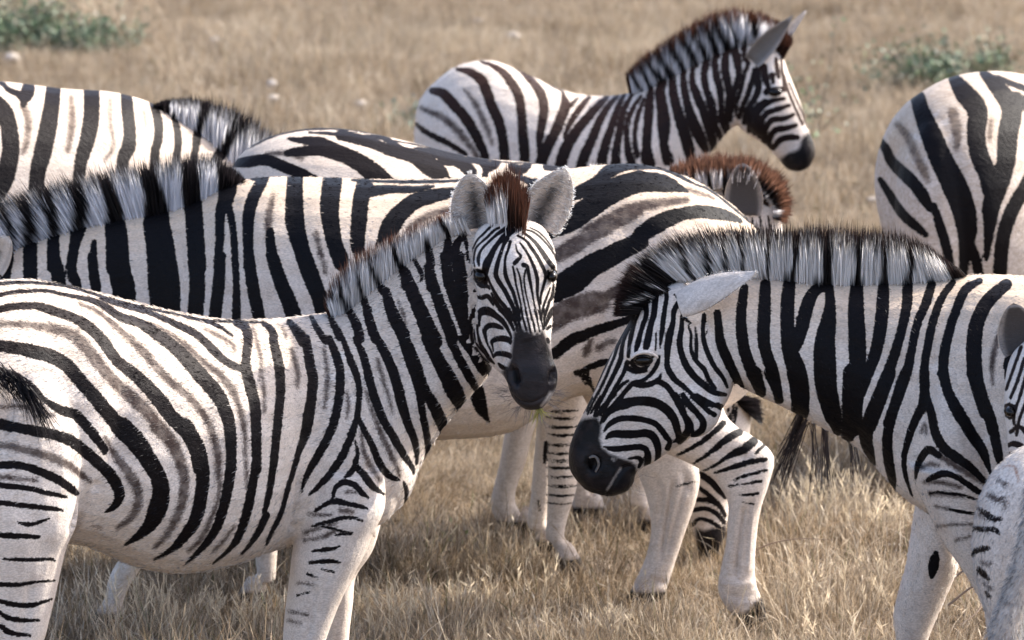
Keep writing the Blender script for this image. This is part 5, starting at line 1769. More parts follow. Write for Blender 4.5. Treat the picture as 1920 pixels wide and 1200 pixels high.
# ================================================================= zebra 8: rump at the upper right
def zebra_upper_right():
    root = zebra_root(1900, 17.0, 'zebra seen from behind at the upper right edge, round shaded rump')
    p = Paint()
    S = (1560, 80, 2.6083)
    p.add('k', *S, """225 470 20; 265 520 30; 290 580 38; 350 640 48; 410 700 48; 450 760 46; 480 810 22
    420 270 60; 440 340 68; 480 440 88; 530 560 98; 590 680 108; 640 800 108; 660 920 86; 650 1020 46; 640 1140 28
    670 980 36; 700 1050 38; 720 1140 36
    600 180 46; 650 250 86; 710 330 86; 705 450 78; 720 550 78; 760 640 78; 780 740 68
    740 150 26; 790 200 56; 850 270 78; 880 340 86; 860 450 86; 850 580 78; 820 690 78; 780 790 78; 770 900 46; 755 1055 10
    810 170 12; 880 200 16; 980 240 18
    900 270 50; 960 310 50; 1100 400 50
    980 640 56; 939 720 56; 890 800 56; 850 900 56; 830 1000 56; 820 1140 56
    235 670 14; 275 730 26; 330 820 32; 390 880 36; 460 940 16
    500 800 20; 530 900 34; 560 1000 34; 580 1090 26
    1100 500 60; 1060 700 60; 1000 1000 60""")
    p.add('b', *S, """320 400 24; 370 460 36; 410 550 36; 450 630 36; 470 680 12
    590 340 44; 610 430 44; 610 520 20
    780 380 20; 770 470 20""")
    p.bands(1985, 120, 2500, 700, 10, 60, .45, 10)
    c = [('trunk', loft([
        (1696, 300, 1698, 345, 16.60, .05), (1710, 250, 1714, 440, 16.62, .14), (1722, 205, 1734, 520, 16.66, .21), (1752, 168, 1762, 590, 16.72, .26),
        (1810, 140, 1810, 630, 16.80, .29), (1880, 133, 1880, 650, 16.9, .30), (1980, 150, 1980, 655, 17.08, .32), (2090, 165, 2090, 650, 17.377, .3),
        (2180, 155, 2170, 610, 17.547, .25), (2235, 140, 2215, 520, 17.652, .17), (2285, 150, 2250, 440, 17.747, .12), (2330, 180, 2290, 400, 17.832, .1),
        (2370, 230, 2320, 400, 17.909, .08)], dm=.3)),
        ('trunk', blob(1756, 400, 16.62, 80, 180, .14)),
        ('head', loft([(2370, 210, 2310, 320, 17.909, .06), (2410, 260, 2330, 390, 17.985, .085), (2430, 330, 2360, 440, 18.023, .08), (2445, 410, 2390, 480, 18.051, .06),
                       (2450, 470, 2400, 510, 18.061, .055), (2445, 520, 2415, 530, 18.051, .03)]))]
    for a in ((1750, 560, 16.62, 'hind'), (1800, 560, 16.95, 'hind'), (2160, 560, 17.4, 'fore'), (2185, 560, 17.65, 'fore')):
        c.append(('leg', loft(gen_leg(a[0], a[1], a[2], a[3], 1))))
    B = build_body(root, c, p, voxel=.009, smooth=5, brn=.05, rag=.9, coat_shade=.62, grow=3.0, crm=.55,  # brown tint over the whole coat paints in the shade on this rump
                   ears=[(W(2370, 230, 17.909), W(2350, 150, 17.870), .08, (.3, -1, 0), .03, 'dim')])
    mane(root, [(2190, 156, 17.567), (2240, 142, 17.662), (2290, 152, 17.756), (2335, 182, 17.842), (2370, 215, 17.909)],
         [(2200, 115), (2250, 80), (2310, 90), (2370, 120), (2410, 170)], p, n=1600, thick=.02, tip=.25, tipcol=HK * 1.3, rootdrop=4, width=.005)
    eye(root, 2395, 330, 17.87, 12, 9, .02)
    return root


# ================================================================= zebra 9: foal looking in from the right edge
def zebra_edge_face():
    root = zebra_root(2100, 12.95, 'young zebra at the right edge, one rounded ear and one eye in view')
    p = Paint()
    S = (1660, 560, 1.8769)
    p.add('k', *S, """478 170 8; 450 250 6; 425 320 6
    490 210 8; 465 290 7; 440 350 6
    500 250 8; 478 330 7; 455 400 6; 452 440 6
    510 300 8; 492 370 7; 470 430 6; 462 480 6
    440 470 8; 470 450 10; 500 480 12; 520 540 10
    425 520 8; 455 510 16; 490 530 18; 510 570 14
    520 360 8; 505 440 8
    428 380 14; 445 400 14
    430 545 10; 460 550 12""")
    p.fill('k', *S, '414 378;436 368;462 380;456 410;438 424;422 412')
    p.bands(1945, 580, 2120, 1000, 12, 17, .45, 3)
    p.bands(2000, 560, 2800, 1200, 12, 52, .5, 10, ('trunk',))
    c = [('head', loft([(1920, 640, 1990, 640, 12.88, .05), (1897, 665, 2012, 665, 12.86, .09), (1886, 705, 2022, 705, 12.84, .10), (1883, 755, 2022, 755, 12.82, .10),
                        (1886, 800, 2015, 800, 12.80, .09), (1892, 850, 2006, 850, 12.78, .08), (1905, 900, 1998, 900, 12.76, .07), (1908, 945, 2002, 945, 12.75, .066),
                        (1918, 985, 1996, 985, 12.74, .055), (1940, 1005, 1975, 1005, 12.74, .03)], sq=.9)),
         ('head', loft([(1915, 680, 2010, 680, 12.98, .07), (1905, 760, 2020, 760, 12.96, .08), (1905, 840, 2015, 840, 12.92, .07), (1925, 920, 1995, 920, 12.86, .05)])),
         ('trunk', loft([(1935, 640, 1975, 790, 12.97, .06), (1990, 610, 2050, 820, 13.0, .09), (2060, 600, 2120, 880, 13.02, .12), (2130, 640, 2180, 960, 13.0, .16),
                         (2210, 670, 2240, 1010, 12.98, .19), (2320, 690, 2330, 1030, 12.96, .21), (2450, 690, 2450, 1030, 12.95, .21), (2560, 680, 2550, 1000, 12.95, .19),
                         (2640, 700, 2630, 930, 12.95, .14), (2680, 780, 2678, 830, 12.95, .04)]))]
    for a in ((2200, 940, 12.87, 'fore'), (2225, 940, 13.07, 'fore'), (2610, 940, 12.85, 'hind'), (2630, 940, 13.05, 'hind')):
        c.append(('leg', loft(gen_leg(a[0], a[1], a[2], a[3], -1, .85))))
    ears = [(W(1918, 668, 12.86), W(1900, 570, 12.83), .085, (-.3, -1, .1), .03, 'dim'),
            (W(1990, 665, 12.9), W(2025, 570, 12.87), .085, (.3, -1, .1), .03, 'dim')]
    B = build_body(root, c, p, voxel=.0055, smooth=4, brn=.3, rag=.7, headgrow=1.6, ears=ears, crm=.4)
    eye(root, 1894, 771, 12.765, 12, 10, .026)
    mane(root, [(1950, 632, 12.95), (1990, 612, 13.0), (2060, 602, 13.02), (2130, 642, 13.0)], [(1935, 560), (1995, 540), (2080, 540), (2140, 600)],
         p, n=1500, thick=.02, tip=.25, tipcol=HB, rootdrop=4, width=.003)
    return root


# ================================================================= zebra 10: nearest at the right edge, thigh and tail
def zebra_edge_thigh():
    root = zebra_root(2100, 12.4, 'foal nearest at the right edge, only its pale thigh and furry grey tail showing')
    p = Paint()
    S = (1660, 560, 1.8769)
    p.add('k', *S, """326 736 8; 345 750 17; 375 772 20; 402 775 12; 412 778 4
    310 806 14; 350 812 17; 385 812 13; 400 828 6
    312 890 17; 345 880 19; 368 876 8
    330 952 17; 348 972 19; 366 988 7
    352 1032 8; 368 1048 8
    350 870 0; 350 871 0""")
    p.add('b', *S, """366 690 14; 392 708 18; 418 704 10; 426 726 10; 420 740 5
    330 760 6; 360 772 8
    335 925 6; 360 935 10; 376 930 5
    345 1000 5; 370 1020 8
    400 640 10; 420 655 12""")
    p.add('o', *S, "412 592 5; 436 588 8; 456 592 10; 462 612 12; 468 634 9; 466 650 5")
    p.bands(1990, 800, 2700, 1300, 20, 50, .4, 10)
    Y = 12.45
    c = [('trunk', loft([
        (1824, 1010, 1826, 1060, Y, .04), (1838, 935, 1850, 1150, Y, .12), (1862, 892, 1880, 1200, Y, .15), (1892, 860, 1920, 1230, Y + .01, .17),
        (1925, 838, 1970, 1240, Y + .02, .18), (2000, 815, 2040, 1240, Y + .04, .2), (2120, 812, 2120, 1240, Y + .05, .21), (2260, 820, 2260, 1220, Y + .06, .2),
        (2350, 800, 2370, 1160, Y + .06, .16), (2420, 750, 2460, 1040, Y + .06, .12), (2480, 690, 2520, 920, Y + .06, .09), (2530, 640, 2560, 830, Y + .06, .075)])),
        ('head', loft([(2530, 620, 2500, 740, Y + .06, .05), (2570, 640, 2520, 790, Y + .06, .08), (2600, 690, 2550, 820, Y + .06, .075), (2620, 750, 2580, 850, Y + .06, .055),
                       (2640, 810, 2595, 870, Y + .06, .05), (2640, 850, 2610, 880, Y + .06, .03)])),
        ('leg', loft(leg_rows([(1050, 1836, 2040, .11), (1110, 1846, 2020, .10), (1160, 1860, 1995, .09), (1220, 1868, 1970, .07), (1300, 1850, 1920, .05), (1360, 1845, 1905, .042), (1430, 1855, 1900, .032)], Y - .06)))]
    for a in ((1990, 1150, Y + .12, 'hind'), (2350, 1120, Y - .05, 'fore'), (2370, 1120, Y + .15, 'fore')):
        c.append(('leg', loft(gen_leg(a[0], a[1], a[2], a[3], 1, .85))))
    B = build_body(root, c, p, voxel=.0065, smooth=5, brn=.3, rag=1.2, crm=.1,
                   ears=[(W(2535, 640, Y), W(2510, 560, Y - .04), .085, (.3, -1, .1), .03, 'inner')])
    # tail
    rows = [(1926, 900, 1962, 905, 12.27, .022), (1918, 980, 1962, 985, 12.22, .024), (1903, 1050, 1950, 1060, 12.2, .024), (1884, 1110, 1930, 1125, 12.19, .024),
            (1862, 1170, 1912, 1185, 12.18, .024), (1850, 1240, 1900, 1250, 12.18, .022), (1855, 1330, 1890, 1330, 12.18, .018), (1862, 1390, 1880, 1390, 12.18, .01)]
    V, F, CS = loft(rows)
    o = new_mesh('tail', V, F, M_COAT, root, smooth=True)
    for k_ in ('blk', 'shd', 'dk', 'org'):
        add_attr(o.data, k_, np.full(len(V), 20.0))
    add_attr(o.data, 'gry', np.full(len(V), .35))
    n = 5200
    i = RNG.integers(0, len(V), n)
    R = V[i] + RNG.normal(0, .004, (n, 3))
    ctr = catmull([(list((W(r[0], r[1], r[4]) + W(r[2], r[3], r[4])) / 2)) for r in rows], 6)
    k = np.array([np.argmin(((ctr - q) ** 2).sum(1)) for q in R])
    out = R - ctr[k]
    out /= np.linalg.norm(out, axis=1)[:, None] + 1e-6
    tg = ctr[np.minimum(k + 1, len(ctr) - 1)] - ctr[np.maximum(k - 1, 0)]
    tg /= np.linalg.norm(tg, axis=1)[:, None]
    D = out * .5 + tg * .9 + RNG.normal(0, .15, (n, 3))
    D /= np.linalg.norm(D, axis=1)[:, None]
    C = np.tile(HW * .8, (n, 1)) * (0.25 + .85 * RNG.random((n, 1)) ** .8)
    strands('tail_hair', root, R, D, .012 + .014 * RNG.random(n), .0016, C * .6, C, seg=2)
    fur(root, B, 9000, length=.012, direction=(-.2, 0, -1), parts=('trunk', 'leg'), width=.0016, lean=.8)
    return root
# ================================================================= ground, grass, stones, shrubs
def ground_z(x, y):
    return 0.0


def build_ground():
    m, nt, b = mat_new('dry_soil')
    geo = N(nt, 'ShaderNodeNewGeometry')
    n1 = noise(nt, geo.outputs['Position'], 1.1, 5, .6)
    n2 = noise(nt, geo.outputs['Position'], 22, 6, .65)
    c = mix_n(nt, maprange(nt, n1, .3, .7), (0.24, 0.18, 0.13), (0.42, 0.34, 0.26))
    c = mix_n(nt, maprange(nt, n2, .35, .75, 0, .8), c, (0.085, 0.062, 0.042))
    nt.links.new(c, b.inputs['Base Color'])
    b.inputs['Roughness'].default_value = .95
    bp = N(nt, 'ShaderNodeBump'); bp.inputs['Strength'].default_value = .8; bp.inputs['Distance'].default_value = .03
    nt.links.new(n2, bp.inputs['Height']); nt.links.new(bp.outputs[0], b.inputs['Normal'])
    o = new_mesh('ground', [(-600, -60, 0), (600, -60, 0), (600, 1600, 0), (-600, 1600, 0)], [(0, 1, 2, 3)], m, kind='structure')
    return o


def grass_mat(name, pale, dark, green=.0):
    m, nt, b = mat_new(name)
    c = attr(nt, 'hc')
    geo = N(nt, 'ShaderNodeNewGeometry')
    n1 = noise(nt, geo.outputs['Position'], 1.6, 4, .6)
    n2 = noise(nt, geo.outputs['Position'], .55, 3, .6)
    col = mix_n(nt, maprange(nt, n1, .35, .7, 0, 1), c.outputs['Color'], mix_n(nt, .75, c.outputs['Color'], dark, 'MULTIPLY'))
    col = mix_n(nt, maprange(nt, n2, .52, .72, 0, .55), col, pale)
    n3 = noise(nt, geo.outputs['Position'], 6.5, 5, .7)
    col = mix_n(nt, maprange(nt, n3, .38, .62, .65, 0), col, mix_n(nt, 1.0, col, (.48, .44, .40), 'MULTIPLY'))
    nt.links.new(col, b.inputs['Base Color'])
    b.inputs['Roughness'].default_value = .6
    b.inputs['Specular IOR Level'].default_value = .25
    # thin dry blades let some light through
    tr = N(nt, 'ShaderNodeBsdfTranslucent')
    nt.links.new(col, tr.inputs['Color'])
    mx = N(nt, 'ShaderNodeMixShader'); mx.inputs[0].default_value = .28
    nt.links.new(b.outputs[0], mx.inputs[1]); nt.links.new(tr.outputs[0], mx.inputs[2])
    out = [n for n in nt.nodes if n.type == 'OUTPUT_MATERIAL'][0]
    nt.links.new(mx.outputs[0], out.inputs['Surface'])
    return m


def blade_patch(size, n, hmin, hmax, width, seed, clump=26, lean=.35, heads=0.0, greens=.03):
    r = np.random.default_rng(seed)
    cl = r.random((clump, 2)) * size
    ci = r.integers(0, clump, n)
    loose = r.random(n) < .35
    P = cl[ci] + r.normal(0, size * .055, (n, 2))
    P[loose] = r.random((loose.sum(), 2)) * size
    P -= size / 2
    ch = .55 + .9 * r.random(clump)
    L = (hmin + (hmax - hmin) * r.random(n) ** 1.6) * ch[ci]
    out = P - (cl[ci] - size / 2)
    az = np.arctan2(out[:, 1], out[:, 0]) + r.normal(0, .9, n)
    ln = np.abs(r.normal(0, lean, n)) + .05
    D = np.stack([np.cos(az) * ln, np.sin(az) * ln, np.ones(n)], 1)
    D /= np.linalg.norm(D, axis=1)[:, None]
    B = np.stack([np.cos(az) * .6, np.sin(az) * .6, -.25 - .5 * r.random(n)], 1) * (r.random(n) ** 2)[:, None]
    base = np.array([[.60, .465, .315], [.73, .595, .43], [.38, .28, .18], [.84, .73, .58], [.57, .43, .27]])[r.integers(0, 5, n)]
    base = base * (.55 + .8 * r.random((n, 1)))
    g = r.random(n) < greens
    base[g] = np.array([.17, .19, .07]) * (.8 + .4 * r.random((g.sum(), 1)))
    R = np.stack([P[:, 0], P[:, 1], np.full(n, -.005)], 1)
    side = np.cross(D, r.normal(0, 1, (n, 3)))
    side /= np.linalg.norm(side, axis=1)[:, None]
    seg = 3
    V = np.zeros((n, 7, 3)); C = np.zeros((n, 7, 3))
    for i in range(4):
        t = i / 3
        p = R + D * (L * t)[:, None] + B * (L * t * t)[:, None]
        p[:, 2] = np.maximum(p[:, 2], .004)
        w = width * (.6 + .8 * r.random(n))[:, None] * (1 - .7 * t) / 2
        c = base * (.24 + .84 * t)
        if i < 3:
            V[:, 2 * i] = p - side * w; V[:, 2 * i + 1] = p + side * w
            C[:, 2 * i] = c; C[:, 2 * i + 1] = c
        else:
            V[:, 6] = p; C[:, 6] = c
    bI = (np.arange(n) * 7)[:, None, None]
    T = np.array([(0, 1, 3), (0, 3, 2), (2, 3, 5), (2, 5, 4), (4, 5, 6)])[None]
    F = (bI + T).reshape(-1, 3)
    V = V.reshape(-1, 3); C = C.reshape(-1, 3)
    if heads > 0:   # seed heads: short fat spindles near the stalk tips
        k = np.nonzero(r.random(n) < heads)[0]
        tipP = (R + D * L[:, None] + B * L[:, None])[k]
        dn = -(D[k] + 2 * B[k]); dn /= np.linalg.norm(dn, axis=1)[:, None]
        hl = (.02 + .03 * r.random(len(k)))[:, None]
        sd = side[k] * .0018
        mV = np.stack([tipP, tipP + dn * hl * .5 + sd, tipP + dn * hl * .5 - sd, tipP + dn * hl], 1).reshape(-1, 3)
        b0 = len(V) + (np.arange(len(k)) * 4)[:, None, None]
        mF = (b0 + np.array([(0, 1, 2), (1, 3, 2)])[None]).reshape(-1, 3)
        mC = np.repeat(np.array([[.56, .48, .37]]) * (.7 + .5 * r.random((len(k), 1))), 4, 0)
        V = np.concatenate([V, mV]); F = np.concatenate([F, mF]); C = np.concatenate([C, mC])
    return V, F, C


def tiled(name, V, F, C, mat, size, x0, x1, y0, y1, seed, keep=1.0, smin=.8, smax=1.25, taper=None):
    """one object whose mesh is a patch repeated over a field by geometry nodes (rotated, scaled)"""
    r = np.random.default_rng(seed)
    pts = []
    y = y0
    j = 0
    while y < y1:
        hw = .35 + y * .125
        x = max(x0, -hw)
        while x < min(x1, hw):
            if r.random() < keep:
                pts.append((x + r.normal(0, size * .1), y + r.normal(0, size * .1), r.random() * 2 * pi, smin + (smax - smin) * r.random()))
            x += size
        y += size * .97
        j += 1
    P = np.array(pts)
    o = fast_mesh(name, V, F, mat, None, smooth=False, kind='stuff')
    add_col(o.data, 'hc', C)
    # placement cloud is packed as an edge-free part of the same mesh: vertices with 'spot' > 0
    me = o.data
    n0 = len(me.vertices)
    me.vertices.add(len(P))
    co = np.empty(len(me.vertices) * 3, np.float32)
    me.vertices.foreach_get('co', co)
    co = co.reshape(-1, 3)
    co[n0:, 0] = P[:, 0]; co[n0:, 1] = P[:, 1]; co[n0:, 2] = 0
    me.vertices.foreach_set('co', co.ravel())
    spot = np.zeros(len(me.vertices), np.float32); spot[n0:] = 1
    rz = np.zeros(len(me.vertices), np.float32); rz[n0:] = P[:, 2]
    sc = np.ones(len(me.vertices), np.float32); sc[n0:] = P[:, 3]
    add_attr(me, 'spot', spot); add_attr(me, 'rz', rz); add_attr(me, 'sc', sc)
    ng = bpy.data.node_groups.new(name + '_scatter', 'GeometryNodeTree')
    ng.interface.new_socket('Geometry', in_out='INPUT', socket_type='NodeSocketGeometry')
    ng.interface.new_socket('Geometry', in_out='OUTPUT', socket_type='NodeSocketGeometry')
    gi = ng.nodes.new('NodeGroupInput'); go = ng.nodes.new('NodeGroupOutput')

    def named(a):
        q = ng.nodes.new('GeometryNodeInputNamedAttribute'); q.data_type = 'FLOAT'; q.inputs['Name'].default_value = a
        return q.outputs[0]
    cmp_ = ng.nodes.new('FunctionNodeCompare'); cmp_.operation = 'GREATER_THAN'; cmp_.inputs[1].default_value = .5
    ng.links.new(named('spot'), cmp_.inputs[0])
    sep = ng.nodes.new('GeometryNodeSeparateGeometry')
    ng.links.new(gi.outputs[0], sep.inputs[0]); ng.links.new(cmp_.outputs[0], sep.inputs[1])
    iop = ng.nodes.new('GeometryNodeInstanceOnPoints')
    ng.links.new(sep.outputs[0], iop.inputs['Points'])
    ng.links.new(sep.outputs[1], iop.inputs['Instance'])
    cx = ng.nodes.new('ShaderNodeCombineXYZ'); ng.links.new(named('rz'), cx.inputs[2])
    ng.links.new(cx.outputs[0], iop.inputs['Rotation'])
    cs = ng.nodes.new('ShaderNodeCombineXYZ')
    s_ = named('sc')
    for i in range(3):
        ng.links.new(s_, cs.inputs[i])
    ng.links.new(cs.outputs[0], iop.inputs['Scale'])
    ng.links.new(iop.outputs[0], go.inputs[0])
    md = o.modifiers.new('scatter', 'NODES')
    md.node_group = ng
    return o


def build_grass():
    m = grass_mat('dry_grass', (0.50, 0.42, 0.31), (.55, .50, .44))
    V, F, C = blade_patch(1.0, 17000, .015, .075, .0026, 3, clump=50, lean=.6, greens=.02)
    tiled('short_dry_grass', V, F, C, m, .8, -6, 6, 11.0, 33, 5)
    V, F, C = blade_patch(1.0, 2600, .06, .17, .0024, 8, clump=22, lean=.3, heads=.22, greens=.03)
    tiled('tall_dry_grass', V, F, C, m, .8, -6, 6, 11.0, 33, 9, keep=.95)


def stone(name, u, v, ru, rv, seed, label, col=(.5, .46, .42), group='pale stones in the dry grass'):
    r = np.random.default_rng(seed)
    a = math.atan(-(v - 600) / FPX) - PITCH
    Y = CAM_H / tan(-a)
    px = FPX / math.hypot(Y, CAM_H)
    sx, sz = (.95 if v < 500 else .7) * ru / px, (.95 if v < 500 else .55) * rv / px
    V, F = [], []
    nu, nv = 12, 8
    ph1 = r.random(6) * 6
    x0 = (u - 960) / px
    for i in range(nv + 1):
        p = pi * i / nv
        for j in range(nu):
            t = 2 * pi * j / nu
            k = 1 + .16 * sin(3 * t + ph1[0] + 2 * p) + .12 * sin(5 * p + ph1[1] + t) + .02 * r.normal()
            V.append((x0 + sx * k * sin(p) * cos(t), Y + sx * .8 * k * sin(p) * sin(t), sz * .5 + (.045 if v < 500 else .012) + sz * k * cos(p)))
    for i in range(nv):
        for j in range(nu):
            k = (j + 1) % nu
            F.append((i * nu + j, i * nu + k, (i + 1) * nu + k, (i + 1) * nu + j))
    o = new_mesh(name, V, F, M_STONE, smooth=True)
    o['label'] = label
    o['category'] = 'stone'
    o['group'] = group
    return o


def make_stone_mat():
    m, nt, b = mat_new('pale_calcrete')
    geo = N(nt, 'ShaderNodeNewGeometry')
    n1 = noise(nt, geo.outputs['Position'], 30, 6, .65)
    c = mix_n(nt, maprange(nt, n1, .3, .7), (.36, .31, .26), (.58, .52, .46))
    nt.links.new(c, b.inputs['Base Color'])
    b.inputs['Roughness'].default_value = .9
    bp = N(nt, 'ShaderNodeBump'); bp.inputs['Strength'].default_value = .8; bp.inputs['Distance'].default_value = .01
    nt.links.new(n1, bp.inputs['Height']); nt.links.new(bp.outputs[0], b.inputs['Normal'])
    return m


M_STONE = make_stone_mat()


def make_leaf_mat():
    m, nt, b = mat_new('shrub_leaf')
    c = attr(nt, 'hc')
    nt.links.new(c.outputs['Color'], b.inputs['Base Color'])
    b.inputs['Roughness'].default_value = .55
    return m


M_LEAF = make_leaf_mat()


def shrub(u, v, wpx, hpx, seed, label, n=2600, col=(.11, .15, .08), group='low green shrubs in the grass', stems=26):
    """low shrub whose foot stands at image (u, v)"""
    r = np.random.default_rng(seed)
    a = math.atan(-(v - 600) / FPX) - PITCH
    Y = CAM_H / tan(-a)
    px = FPX / math.hypot(Y, CAM_H)
    x0 = (u - 960) / px
    Wd, Hd = wpx / px, hpx / px
    root = bpy.data.objects.new('shrub', None)
    COL.objects.link(root)
    root['label'] = label; root['category'] = 'shrub'; root['group'] = group
    cc = r.normal(0, 1, (7, 3)) * [Wd * .27, Wd * .3, 0]
    R = np.tile([[x0, Y, 0.0]], (stems, 1)) + cc[r.integers(0, 7, stems)] + r.normal(0, 1, (stems, 3)) * [Wd * .06, Wd * .1, 0]
    D = np.stack([r.normal(0, .45, stems), r.normal(0, .4, stems), np.ones(stems)], 1)
    D /= np.linalg.norm(D, axis=1)[:, None]
    L = Hd * (.5 + .6 * r.random(stems))
    bend = r.normal(0, .2, (stems, 3))
    Cc = np.tile([[.16, .13, .08]], (stems, 1))
    strands('stems', root, R, D, L, .008, Cc, Cc * .8, bend=bend, seg=3, mat=M_LEAF)
    n = int(n * .5)
    i = r.integers(0, stems, n)
    t = .25 + .8 * r.random(n)
    P = R[i] + D[i] * (L[i] * t)[:, None] + bend[i] * (L[i] * t * t)[:, None] + r.normal(0, .035, (n, 3)) * [1, 1, .8]
    P[:, 2] = np.abs(P[:, 2])
    dr = r.normal(0, 1, (n, 3)); dr[:, 2] += .6
    dr /= np.linalg.norm(dr, axis=1)[:, None]
    sd = np.cross(dr, r.normal(0, 1, (n, 3))); sd /= np.linalg.norm(sd, axis=1)[:, None]
    ll = (.018 + .02 * r.random(n))[:, None]
    V = np.stack([P, P + dr * ll * .5 + sd * ll * .22, P + dr * ll, P + dr * ll * .5 - sd * ll * .22], 1).reshape(-1, 3)
    F = np.arange(n * 4).reshape(n, 4)
    o = fast_mesh('foliage', V, F, M_LEAF, root)
    C = np.array(col) * (.35 + 1.2 * r.random((n, 1))) * (1 + r.normal(0, .12, (n, 3)))
    add_col(o.data, 'hc', np.repeat(np.clip(C, 0.005, 1), 4, 0))
    return root
ZFUNCS = (zebra_front, zebra_middle, zebra_right, zebra_foal, zebra_upper_left, zebra_grazing, zebra_brown_mane, zebra_upper_right, zebra_edge_face, zebra_edge_thigh)
build_ground()
for f in ZFUNCS:
    f()
build_grass()

BG = 'pale stones in the dry grass'
stone('stone', 962, 88, 15, 8, 1, 'pale stone in the far grass above the brown edged back, upper centre')
stone('stone', 897, 58, 11, 6, 2, 'small pale stone highest up in the upper centre grass')
stone('stone', 510, 180, 10, 9, 3, 'round whitish stone in the grass right of the upper left zebra')
stone('stone', 512, 206, 12, 7, 4, 'flat pale stone just below the round whitish one')
stone('stone', 677, 216, 12, 7, 5, 'pale stone just above the rump of the grazing zebra')
stone('stone', 405, 96, 10, 7, 6, 'pale stone in the far grass of the upper left')
stone('stone', 1636, 398, 13, 6, 7, 'flat pale stone left of the shaded rump on the right')
stone('stone', 1003, 1188, 26, 13, 8, 'rough pale stone at the bottom edge of the picture')
stone('stone', 1160, 1172, 30, 14, 9, 'broad pale stone beside the hind hoof near the bottom')
stone('stone', 1128, 946, 20, 8, 10, 'long pale stone beneath the lowered black muzzle')
stone('stone', 1672, 1032, 24, 8, 11, 'long pale stone left of the forelegs at lower right')
stone('stone', 1690, 1012, 16, 6, 12, 'small grey stone lying behind the long one at lower right')
stone('stone', 22, 130, 16, 9, 13, 'greyish stone at the left edge above the upper left zebra')

shrub(50, 108, 120, 100, 21, 'wide green shrub at the top left corner', n=6000, stems=60)
shrub(175, 110, 90, 75, 22, 'lower green shrub right beside the corner shrub, top left', n=3600, stems=40)
shrub(768, 262, 30, 70, 23, 'small bluish green plant beside the rump of the farthest zebra', n=500, stems=10, col=(.09, .15, .10))
shrub(1500, 285, 60, 240, 24, 'tall thin sprawling plant behind the farthest zebra\'s head', n=700, stems=16, col=(.12, .16, .08))
shrub(1700, 175, 90, 85, 25, 'green shrub at upper right, left one of two', n=2400, stems=30)
shrub(1815, 165, 110, 85, 26, 'green shrub just above the shaded rump, upper right', n=3200, stems=36)
shrub(850, 1040, 16, 26, 27, 'tiny green weed in the grass below the white belly', n=60, stems=5, col=(.2, .22, .07), group='tiny green weeds')

# seeding stalks standing above the rest
Rr, Dd, Ll = [], [], []
for (u0, u1, v0, v1, h0, h1, cnt) in ((170, 330, 1190, 1235, .14, .24, 34), (440, 560, 1200, 1240, .12, .2, 20), (655, 780, 1190, 1235, .10, .2, 26),
                                     (1480, 1620, 985, 1010, .12, .22, 60), (1620, 1700, 1000, 1030, .08, .15, 30), (850, 1060, 1120, 1230, .06, .12, 40),
                                     (330, 440, 1180, 1230, .08, .15, 20), (1100, 1240, 1190, 1230, .05, .11, 24), (1460, 1680, 1080, 1230, .06, .13, 50)):
    for _ in range(cnt):
        u, v = RNG.uniform(u0, u1), RNG.uniform(v0, v1)
        a_ = math.atan((v - 600) / FPX) + PITCH
        Yg = CAM_H / tan(a_)
        Rr.append(W(u, v, Yg)); Dd.append([RNG.normal(0, .35), RNG.normal(0, .2), 1]); Ll.append(RNG.uniform(h0, h1))
Rr, Dd, Ll = np.array(Rr), np.array(Dd), np.array(Ll)
Dd /= np.linalg.norm(Dd, axis=1)[:, None]
nS = len(Rr)
Cs = np.array([[.62, .52, .38]]) * (.6 + .5 * RNG.random((nS, 1)))
bd = RNG.normal(0, .15, (nS, 3))
# each stalk with three to six spikelets near the top
R2, D2, L2 = [Rr], [Dd], [Ll]
for q in range(6):
    t_ = .62 + .07 * q
    R2.append(Rr + Dd * (Ll * t_)[:, None] + bd * (Ll * t_ * t_)[:, None])
    d_ = Dd + RNG.normal(0, .38, (nS, 3)); D2.append(d_ / np.linalg.norm(d_, axis=1)[:, None])
    L2.append(.018 + .02 * RNG.random(nS))
R2, D2, L2 = np.concatenate(R2), np.concatenate(D2), np.concatenate(L2)
B2 = np.concatenate([bd] + [bd * 0] * 6)
C2 = np.concatenate([Cs] + [Cs * 1.2] * 6)
o = strands('seeding_grass_stalks', None, R2, D2, L2, .0034, C2 * .8, C2, bend=B2, seg=3)
o['kind'] = 'stuff'

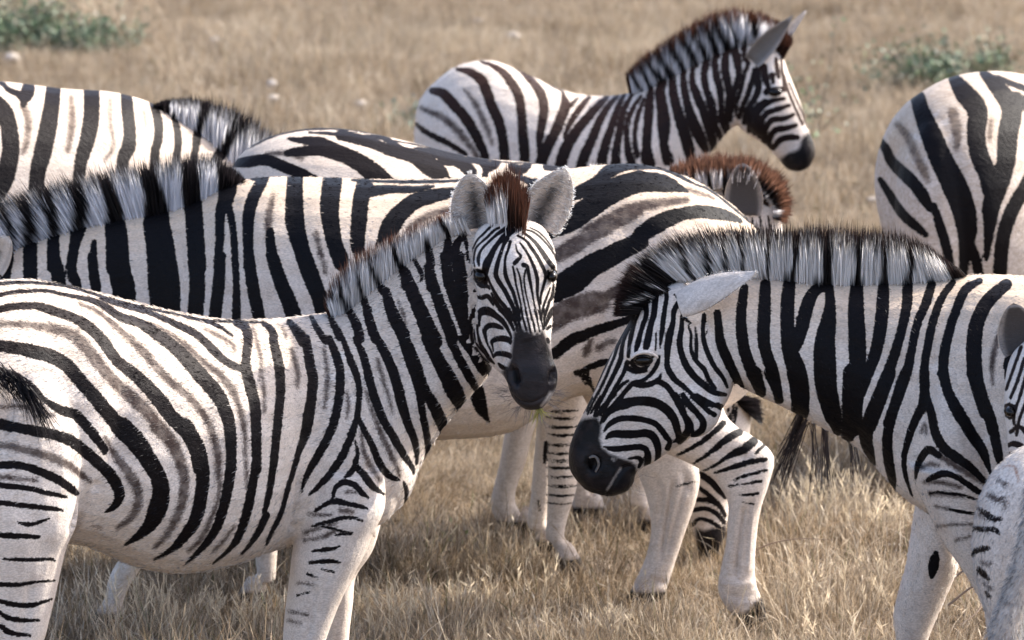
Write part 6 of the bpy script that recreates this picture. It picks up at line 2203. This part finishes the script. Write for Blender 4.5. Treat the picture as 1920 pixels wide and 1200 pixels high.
# twigs
def twig(pts, label, r0=.0035):
    P = np.array([W(*p) for p in pts])
    P = catmull(P, 4)
    V, F = [], []
    k = 6
    for i, p in enumerate(P):
        t = P[min(i + 1, len(P) - 1)] - P[max(i - 1, 0)]
        t /= np.linalg.norm(t)
        a = np.cross(t, [0, 1, .2]); a /= np.linalg.norm(a)
        b = np.cross(t, a)
        rr = r0 * (1 - .7 * i / len(P))
        for j in range(k):
            q = 2 * pi * j / k
            V.append(p + (a * cos(q) + b * sin(q)) * rr)
    for i in range(len(P) - 1):
        for j in range(k):
            F.append((i * k + j, i * k + (j + 1) % k, (i + 1) * k + (j + 1) % k, (i + 1) * k + j))
    o = new_mesh('twig', V, F, M_TWIG, smooth=True)
    o['label'] = label; o['category'] = 'twig'; o['group'] = 'bare twigs lying in the grass'


M_TWIG, nt_, b_ = mat_new('twig_bark')
b_.inputs['Base Color'].default_value = (.20, .14, .10, 1)
b_.inputs['Roughness'].default_value = .8
twig([(1770, 1100, 14.6), (1820, 1062, 14.6), (1845, 1078, 14.55), (1860, 1040, 14.5)], 'bare arching twig between the forelegs at lower right')
twig([(1778, 1135, 14.5), (1830, 1098, 14.5), (1838, 1140, 14.45), (1800, 1172, 14.4)], 'thin curled twig lower between the forelegs at right')
twig([(1415, 1032, 14.9), (1450, 1018, 14.9), (1500, 1010, 14.9), (1560, 1012, 14.9)], 'dry bent stalk right of the raised hind hoof', .0025)

# grass held in the mouth of the front zebra
R = np.array([W(1010, 766, 13.31) + np.array([RNG.normal(0, .006), 0, 0]) for _ in range(26)])
D = np.stack([RNG.normal(.15, .5, 26), RNG.normal(-.2, .3, 26), -np.ones(26)], 1)
D /= np.linalg.norm(D, axis=1)[:, None]
C = np.array([[.45, .40, .14]]) * (.7 + .6 * RNG.random((26, 1)))
o = strands('grass_tuft', None, R, D, .02 + .03 * RNG.random(26), .003, C, C * 1.1, seg=2)
o['label'] = 'few grass stalks hanging from the mouth of the front zebra'
o['category'] = 'grass'

# put every thing's origin at its foot
bpy.context.view_layer.update()
for r in [o for o in bpy.data.objects if o.type == 'EMPTY']:
    ch = [c for c in r.children if c.type == 'MESH']
    if not ch:
        continue
    c0 = ch[0]
    n = len(c0.data.vertices)
    a = np.empty(n * 3, np.float32)
    c0.data.vertices.foreach_get('co', a)
    a = a.reshape(-1, 3)
    base = Vector((float(a[:, 0].mean()), float(a[:, 1].mean()), 0.0))
    r.location = base
    for c in ch:
        c.location = -base
tris = sum(len(o.data.polygons) * (2 if len(o.data.polygons) and o.data.polygons[0].loop_total == 4 else 1) for o in bpy.data.objects if o.type == 'MESH')
print('TRIS', tris)
